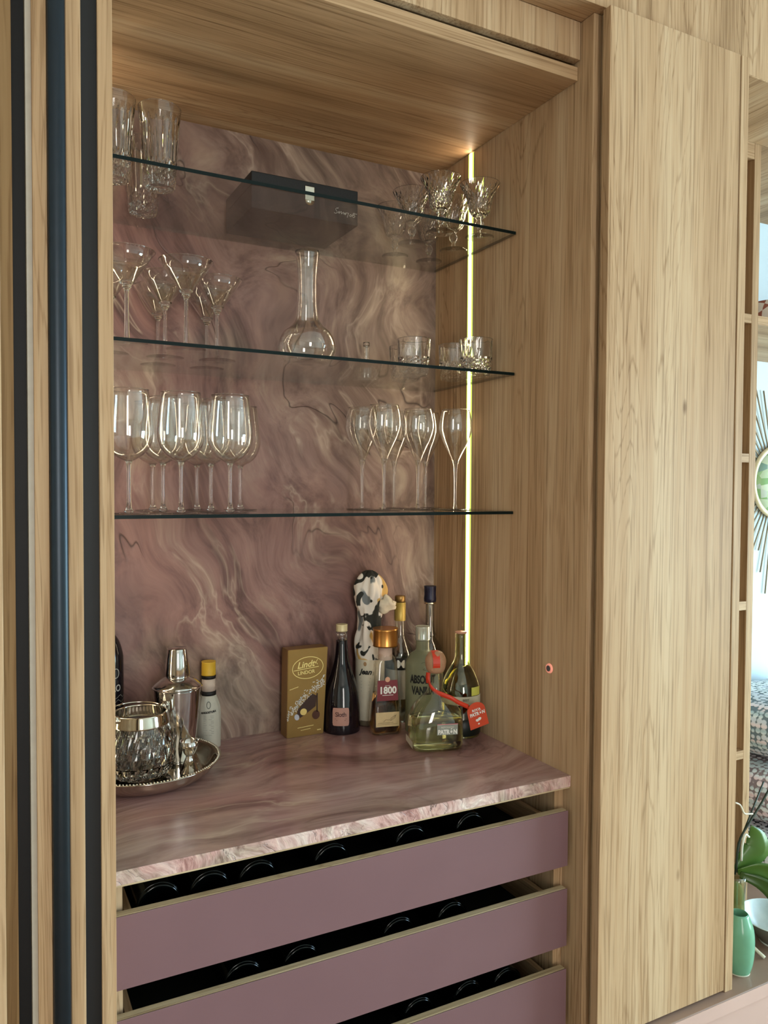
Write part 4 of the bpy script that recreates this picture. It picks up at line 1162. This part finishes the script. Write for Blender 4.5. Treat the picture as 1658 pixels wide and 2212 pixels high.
# --- black bottle behind the silver bowl, cut by the stile
ZT = ZC+0.0088
t = thing('black_bottle', 'black bottle with white lettering half hidden by the left stile', 'bottle', (-0.8450, -0.0560, ZT))
lathe('body', catmull([(0.0, 0.0), (0.031, 0.0), (0.0352, 0.004), (0.0355, 0.10), (0.0355, 0.205), (0.0335, 0.232), (0.0265, 0.256), (0.0170, 0.272), (0.0142, 0.290), (0.0140, 0.330)], 5)+[(0.0, 0.330)], simple('black_bottle_glass', C(20, 16, 22), 0.12), t, 44)
lathe('cap', [(0.0, 0.3305), (0.0150, 0.3305), (0.0150, 0.352), (0.0, 0.352)], M['ink'], t, 24)
grw = simple('grey_white_print', C(156, 150, 142), 0.6)
vs, fs = ring2(0.0085, 0.0105, 0.0016, 30); put('emblem', vs, fs, on_cyl(0.0355, 0.42, 0.192, 0.0008), grw, t)
vs, fs = text_mesh('CHILO', 0.0200, 0.0004, 0, 1, 0.8); put('lettering', vs, fs, on_cyl(0.0355, 0.10, 0.160, 0.0008), grw, t)
segs = []
for r_ in range(6):
    q = catmull([(-0.030+0.007*i, 0.0035*math.sin(i*2.1+1.7*r_)-0.0095*r_) for i in range(10)], 2)
    segs += [(a, b, 0.0010) for a, b in zip(q, q[1:])]
vs, fs = strokes2(segs); put('engraved_print', vs, fs, on_cyl(0.0355, 0.25, 0.142, 0.0008), simple('grey_engraving', C(120, 114, 106), 0.6), t)

# ------------------------------------------------------------------ silver tray and what stands on it
t = thing('silver_tray', 'round polished silver tray with beaded rim on the stone counter', 'tray', (-0.7850, -0.1575, ZB))
tp = catmull([(0.0, 0.0), (0.100, 0.0), (0.118, 0.002), (0.136, 0.014), (0.148, 0.0290), (0.1530, 0.0345), (0.1545, 0.0350), (0.1535, 0.0362), (0.1465, 0.0345), (0.134, 0.0200), (0.117, 0.0095), (0.100, 0.0082), (0.0, 0.0082)], 4)
lathe('dish', tp, M['silver'], t, 88)
bd = []
bm = bmesh.new()
for i in range(150):
    a = 2*math.pi*i/150
    bmesh.ops.create_icosphere(bm, subdivisions=1, radius=0.0022, matrix=Matrix.Translation((0.1490*math.cos(a), 0.1490*math.sin(a), 0.0362)))
o = bm_obj('beaded_rim', bm, M['silver'], t, smooth=True); o['kind'] = 'stuff'

t = thing('ice_bowl', 'cut crystal ice bowl with polished silver rim on the tray', 'bowl', (-0.7960, -0.1720, ZT))
out = [(0.042, 0.0), (0.053, 0.003), (0.0605, 0.010), (0.0650, 0.019), (0.0680, 0.029), (0.0697, 0.040), (0.0700, 0.051), (0.0690, 0.062), (0.0668, 0.073), (0.0640, 0.084), (0.0605, 0.095), (0.0565, 0.106)]
inn = [(0.0525, 0.106), (0.0585, 0.090), (0.0625, 0.070), (0.0640, 0.050), (0.0615, 0.030), (0.053, 0.016), (0.0, 0.012)]
ins = set(inn)
def cut(r, z, a):
    if (r, z) in ins or z < 0.002 or z > 0.105: return r
    k = out.index((r, z))
    s = abs(((a*16/(2*math.pi)+(0.5 if k % 4 in (2, 3) else 0)) % 1.0)-0.5)*2
    return r*(1-0.07*s*(1.0 if k % 2 else 0.45))
lathe('cut_body', [(0.0, 0.0)]+out+inn, M['crystal'], t, 96, smooth=False, rfun=cut)
lathe('silver_rim', catmull([(0.0570, 0.1050), (0.0580, 0.1080), (0.0550, 0.1240), (0.0535, 0.1290), (0.0515, 0.1300), (0.0500, 0.1285), (0.0505, 0.1240), (0.0520, 0.1070), (0.0535, 0.1050)], 3), M['silver'], t, 60, closed=True)
for sgn in (-1, 1):
    ear = lathe('handle_lug', catmull([(0.0, -0.007), (0.0055, -0.005), (0.0075, 0.0), (0.0055, 0.006), (0.003, 0.009), (0.0, 0.010)], 3), M['silver'], t, 20, (sgn*0.0572*math.cos(0.5), sgn*0.0572*math.sin(0.5), 0.124))
pts = [(0.0600*math.cos(math.pi*i/28+0.5), 0.0600*math.sin(math.pi*i/28+0.5), 0.128+0.006*math.sin(math.pi*i/28)) for i in range(29)]
tube('bail_handle', pts, 0.0019, M['silver'], t, 8)

t = thing('cocktail_shaker', 'polished steel cocktail shaker with tapered cap on the tray', 'cocktail shaker', (-0.7060, -0.1060, ZT))
lathe('body', catmull([(0.0, 0.0), (0.031, 0.0), (0.0345, 0.003), (0.0375, 0.030), (0.0440, 0.090), (0.0490, 0.146), (0.0495, 0.152)], 4)+[(0.0480, 0.1535), (0.0, 0.1535)], M['steel'], t, 60)
lathe('shoulder', catmull([(0.0, 0.154), (0.0496, 0.154), (0.0500, 0.1565), (0.0480, 0.1600), (0.036, 0.1700), (0.0255, 0.1755), (0.0240, 0.1790)], 4)+[(0.0, 0.1795)], M['steel'], t, 60)
lathe('cap', [(0.0, 0.1797), (0.0256, 0.1797), (0.0262, 0.1815), (0.0206, 0.2365), (0.0195, 0.2385), (0.0, 0.2390)], M['steel'], t, 52)

t = thing('jigger', 'small double-ended steel jigger standing beside the ice bowl', 'jigger', (-0.7030, -0.2010, ZT))
lathe('lower_cup', [(0.0070, 0.0318), (0.0205, 0.0004), (0.0195, 0.0004), (0.0060, 0.0308), (0.0, 0.0308)], M['steel'], t, 40)
lathe('upper_cup', [(0.0, 0.0326), (0.0070, 0.0326), (0.0120, 0.0395), (0.0168, 0.0520), (0.0192, 0.0650), (0.0182, 0.0650), (0.0158, 0.0525), (0.0110, 0.0405), (0.0, 0.0380)], M['steel'], t, 40)
lathe('waist', [(0.0, 0.0318), (0.0078, 0.0318), (0.0078, 0.0330), (0.0, 0.0330)], M['steel'], t, 28)

# ------------------------------------------------------------------ nook: plants, vases, wall ornament, cushions
ZBN = 0.3855
celadon = simple('celadon_glaze', C(112, 168, 138), 0.2, bscale=35)
t = thing('celadon_vase', 'green celadon vase standing on the bench beside the end panel', 'vase', (0.4740, -0.5930, ZBN))
lathe('body', catmull([(0.0, 0.0), (0.020, 0.0), (0.0255, 0.004), (0.0320, 0.030), (0.0345, 0.065), (0.0325, 0.100), (0.0240, 0.126), (0.0205, 0.135), (0.0185, 0.1355), (0.0180, 0.130), (0.0180, 0.05), (0.0, 0.045)], 4), celadon, t, 40)
lathe('foot_ring', [(0.0180, 0.0001), (0.0252, 0.0001), (0.0256, 0.0040), (0.0180, 0.0030)], simple('unglazed_ring', C(196, 196, 176), 0.6), t, 36, closed=True)

t = thing('white_bowl', 'wide white porcelain bowl with dark outside on the bench', 'bowl', (0.6600, -0.5550, ZBN))
lathe('body', catmull([(0.0, 0.0), (0.034, 0.0), (0.038, 0.004), (0.058, 0.026), (0.076, 0.048), (0.084, 0.062)], 4), simple('grey_bowl_glaze', C(108, 104, 96), 0.3), t, 52)
lathe('inside', catmull([(0.084, 0.0622), (0.0825, 0.0632), (0.072, 0.047), (0.054, 0.026), (0.034, 0.010), (0.0, 0.006)], 4), simple('white_porcelain', C(226, 238, 240), 0.25), t, 52)
lathe('foot_ring', [(0.030, 0.0), (0.0385, 0.0), (0.0390, 0.0036), (0.030, 0.0036)], simple('white_foot', C(226, 228, 222), 0.4), t, 40, closed=True)

leafm = simple('orchid_leaf', C(72, 104, 42), 0.32, bscale=18)
leafpale = simple('orchid_leaf_pale', C(128, 158, 138), 0.4, bscale=18)
def leaf(name, spine, widths, wdir, mat, parent, cup=0.18):
    S = [Vector(p) for p in catmull(spine, 5)]
    n = len(S); verts, faces = [], []
    wd = Vector(wdir).normalized()
    for i, p in enumerate(S):
        t_ = (S[min(i+1, n-1)]-S[max(i-1, 0)]).normalized()
        w = (wd-t_*wd.dot(t_)).normalized(); nn = t_.cross(w)
        u = i/(n-1)*(len(widths)-1); k = min(int(u), len(widths)-2); hw = widths[k]*(1-(u-k))+widths[k+1]*(u-k)
        for s in (-1, -0.5, 0, 0.5, 1):
            verts.append(p+w*hw*s+nn*(hw*cup*abs(s)))
    for i in range(n-1):
        for k in range(4):
            a = i*5+k; faces.append((a, a+1, a+6, a+5))
    o = link_mesh(name, verts, faces, mat, parent, smooth=True)
    md = o.modifiers.new('thick', 'SOLIDIFY'); md.thickness = 0.0016
    return o
OB = Vector((0.5560, -0.5200, ZBN))
t = thing('orchid_plant', 'orchid with broad green leaves in a clear glass vase on the bench', 'orchid', OB)
def rel(x, y, z): return (x-OB.x, y-OB.y, z-OB.z)
leaf('leaf', [rel(.554, -.520, .572), rel(.578, -.530, .592), rel(.606, -.540, .622), rel(.606, -.536, .652), rel(.594, -.530, .680)], [0.008, 0.025, 0.034, 0.024, 0.001], (0.80, -0.40, -0.35), leafm, t)
leaf('leaf', [rel(.554, -.525, .572), rel(.600, -.550, .578), rel(.650, -.570, .556), rel(.700, -.580, .510), rel(.725, -.585, .470)], [0.008, 0.020, 0.026, 0.020, 0.001], (0.15, -0.25, 0.9), leafm, t)
leaf('leaf', [rel(.556, -.530, .566), rel(.596, -.562, .548), rel(.636, -.582, .505), rel(.664, -.592, .455), rel(.678, -.596, .425)], [0.008, 0.016, 0.022, 0.016, 0.001], (0.6, -0.35, 0.65), simple('orchid_leaf_dark', C(52, 78, 30), 0.3, bscale=18), t)
leaf('leaf', [rel(.548, -.515, .570), rel(.540, -.512, .620), rel(.538, -.512, .670), rel(.540, -.512, .706)], [0.006, 0.016, 0.017, 0.001], (0.85, 0.5, 0.0), leafpale, t)
leaf('leaf', [rel(.550, -.515, .566), rel(.520, -.480, .575), rel(.470, -.450, .560), rel(.440, -.440, .530)], [0.007, 0.016, 0.018, 0.001], (0.3, 0.4, 0.8), leafm, t)
tube('flower_stem', [rel(*p) for p in catmull([(.552, -.522, .570), (.560, -.522, .640), (.600, -.520, .682), (.655, -.518, .730), (.720, -.515, .800)], 5)], 0.0026, simple('dark_stem', C(38, 48, 34), 0.5), t, 8)
tube('stake', [rel(.556, -.516, .560), rel(.575, -.514, .640), rel(.664, -.510, .770)], 0.0020, simple('dark_stake', C(44, 54, 44), 0.5), t, 8)
tube('aerial_root', [rel(*p) for p in catmull([(.532, -.53, .748), (.552, -.53, .738), (.566, -.53, .716), (.580, -.53, .711), (.598, -.53, .708)], 4)], 0.0021, simple('pale_root', C(214, 206, 186), 0.6), t, 8)
tube('aerial_root', [rel(*p) for p in catmull([(.560, -.53, .600), (.556, -.535, .640), (.566, -.535, .664), (.580, -.535, .656)], 4)], 0.0026, simple('pale_root_2', C(222, 222, 210), 0.6), t, 8)
lathe('glass_vase', shell(catmull([(0.0, 0.0), (0.018, 0.0), (0.022, 0.004), (0.0215, 0.060), (0.0205, 0.120), (0.0240, 0.176)], 4), 0.0016), thin_glass('vase_glass', (0.93, 0.95, 0.90, 1), 1.1, 0.03), t, 36)
lathe('bark_filling', catmull([(0.0, 0.004), (0.0195, 0.005), (0.0195, 0.060), (0.0185, 0.120), (0.012, 0.150), (0.0, 0.160)], 3), simple('moss_filling', C(128, 132, 78), 0.8, bump=0.8, bscale=60), t, 24)

t = thing('fallen_leaf', 'pale green drooping leaf resting in the white bowl', 'leaf', (0.6620, -0.5750, 0.4240))
leaf('blade', [(0, 0, 0.0), (0.004, -0.002, 0.030), (0.006, 0.000, 0.062), (0.010, 0.004, 0.090)], [0.002, 0.016, 0.018, 0.004], (0.8, 0.5, 0), simple('pale_leaf', C(132, 170, 108), 0.4), t)
t = thing('wooden_stick', 'small pale wooden stick lying between the vase and bowl', 'stick', (0.5560, -0.5700, ZBN))
tube('stick', catmull([(-0.010, 0.020, 0.040), (0.000, 0.0, 0.022), (0.012, -0.022, 0.0045)], 4), 0.0042, simple('pale_stick', C(206, 198, 176), 0.6), t, 10)

# sunburst wall ornament
t = thing('sunburst_plate', 'round leaf-painted wall plate ringed with thin metal rays', 'wall ornament', (1.3780, -0.0020, 1.5330))
def ydisc(name, prof, mat, parent):
    o = lathe(name, prof, mat, parent, 48); o.rotation_euler = (math.radians(90), 0, 0); return o
def plate_mat():
    m, n, l, b = new_mat('leaf_painted_plate')
    tc = n.new('ShaderNodeTexCoord')
    vo = n.new('ShaderNodeTexVoronoi'); vo.inputs['Scale'].default_value = 21
    l.new(mapping(n, l, tc.outputs['Object'], (1, 1.7, 1), (0, 0, 0.6)), vo.inputs['Vector'])
    sp = n.new('ShaderNodeSeparateColor'); l.new(vo.outputs['Color'], sp.inputs[0])
    col = ramp(n, l, sp.outputs[0], [(0.0, C(132, 176, 112)), (0.28, C(168, 204, 150)), (0.5, C(236, 238, 222)), (0.68, C(128, 164, 150)), (0.9, C(150, 190, 116))])
    l.new(col, b.inputs['Base Color']); b.inputs['Roughness'].default_value = 0.35
    return m
ydisc('disc', [(0.0, 0.003), (0.112, 0.003), (0.112, 0.014), (0.0, 0.014)], plate_mat(), t)
ydisc('rim', catmull([(0.110, 0.003), (0.124, 0.006), (0.128, 0.012), (0.122, 0.019), (0.111, 0.016)], 3), simple('cream_rim', C(224, 208, 172), 0.4), t)
raym = simple('bronze_rays', C(150, 134, 110), 0.5, 0.2)
for i in range(56):
    a = 2*math.pi*i/56
    L = 0.25+0.07*((i*7) % 3)
    o = tube('ray', [(0.122*math.cos(a), -0.007, 0.122*math.sin(a)), (L*math.cos(a), -0.007, L*math.sin(a))], 0.0026, raym, t, 6)

# object on the upper nook shelf
t = thing('patterned_basket', 'small brown and white patterned basket on the nook shelf', 'basket', (1.1500, -0.1500, 1.9680))
def check_mat():
    m, n, l, b = new_mat('diamond_weave')
    tc = n.new('ShaderNodeTexCoord'); ck = n.new('ShaderNodeTexChecker'); ck.inputs['Scale'].default_value = 26
    l.new(mapping(n, l, tc.outputs['Object'], (1, 1, 1), (0.2, 0.785, 0.3)), ck.inputs['Vector'])
    ck.inputs['Color1'].default_value = C(150, 88, 70); ck.inputs['Color2'].default_value = C(222, 208, 196)
    l.new(ck.outputs['Color'], b.inputs['Base Color']); b.inputs['Roughness'].default_value = 0.8
    return m
lathe('body', catmull([(0.0, 0.0), (0.05, 0.0), (0.068, 0.006), (0.082, 0.060), (0.080, 0.100), (0.070, 0.125)], 4)+[(0.064, 0.122), (0.066, 0.06), (0.0, 0.02)], check_mat(), t, 40)

# woven cushions and throws stacked on the bench
def weave_mat(name, a, b_, c_, sc_):
    m, n, l, b = new_mat(name)
    tc = n.new('ShaderNodeTexCoord')
    v = mapping(n, l, tc.outputs['Object'], (sc_, sc_, sc_))
    br = n.new('ShaderNodeTexVoronoi'); br.inputs['Scale'].default_value = 1.0; br.inputs['Randomness'].default_value = 0.35
    l.new(v, br.inputs['Vector'])
    dots = ramp(n, l, br.outputs['Distance'], [(0.48, (1, 1, 1, 1)), (0.60, (0, 0, 0, 1))])
    sp = n.new('ShaderNodeSeparateXYZ'); l.new(tc.outputs['Object'], sp.inputs[0])
    band_ = math_node(n, l, 'FRACT', math_node(n, l, 'MULTIPLY', sp.outputs[2], 22.0))
    bc = ramp(n, l, band_, [(0.0, c_[0]), (0.3, c_[1]), (0.55, c_[2]), (0.8, c_[3])])
    col = mixc(n, l, dots, a, mixc(n, l, 0.65, b_, bc))
    l.new(col, b.inputs['Base Color']); b.inputs['Roughness'].default_value = 0.9
    bp = n.new('ShaderNodeBump'); bp.inputs['Strength'].default_value = 0.6; bp.inputs['Distance'].default_value = 0.004
    l.new(dots, bp.inputs['Height']); l.new(bp.outputs['Normal'], b.inputs['Normal'])
    return m
bc = (C(238, 244, 248), C(120, 168, 182), C(244, 214, 220), C(196, 204, 220))
wm1 = weave_mat('woven_textile_blue', C(112, 128, 138), C(240, 246, 250), bc, 62)
wm2 = weave_mat('woven_textile_rose', C(140, 124, 130), C(246, 242, 246), (C(240, 226, 232), C(232, 190, 200), C(226, 236, 242), C(170, 194, 204)), 58)
wm3 = weave_mat('woven_textile_dark', C(40, 42, 50), C(236, 244, 248), (C(236, 242, 246), C(210, 226, 232), C(228, 210, 224), C(180, 200, 210)), 66)
def cushion(label, x0, x1, y0, y1, z0, z1, mat):
    t = thing('woven_cushion', label, 'cushion', ((x0+x1)/2, (y0+y1)/2, z0), group='woven cushions stacked on the bench')
    bm = bmesh.new(); bmesh.ops.create_cube(bm, size=2)
    bmesh.ops.subdivide_edges(bm, edges=bm.edges[:], cuts=7, use_grid_fill=True)
    hx, hy, hz = (x1-x0)/2, (y1-y0)/2, (z1-z0)/2
    for v in bm.verts:
        x, y, z = v.co
        n_ = (abs(x)**4+abs(y)**4+abs(z)**3.0)**0.25
        f = 1/n_ if n_ > 1e-6 else 1
        x, y, z = x*f, y*f, z*f
        v.co = (x*hx, y*hy, hz+z*hz+0.004*math.sin(9*x+5*y))
    mn = min(v.co.z for v in bm.verts)
    for v in bm.verts: v.co.z -= mn
    bm_obj('cover', bm, mat, t, smooth=True)
cushion('lowest woven cushion, dark with white dots, on the pink bench', 0.90, 1.50, -0.42, -0.03, 0.3858, 0.500, wm3)
cushion('middle woven cushion of rose and grey bands', 0.92, 1.50, -0.40, -0.03, 0.5045, 0.690, wm2)
cushion('topmost woven cushion of blue and white bands', 0.94, 1.50, -0.38, -0.03, 0.6945, 0.875, wm1)
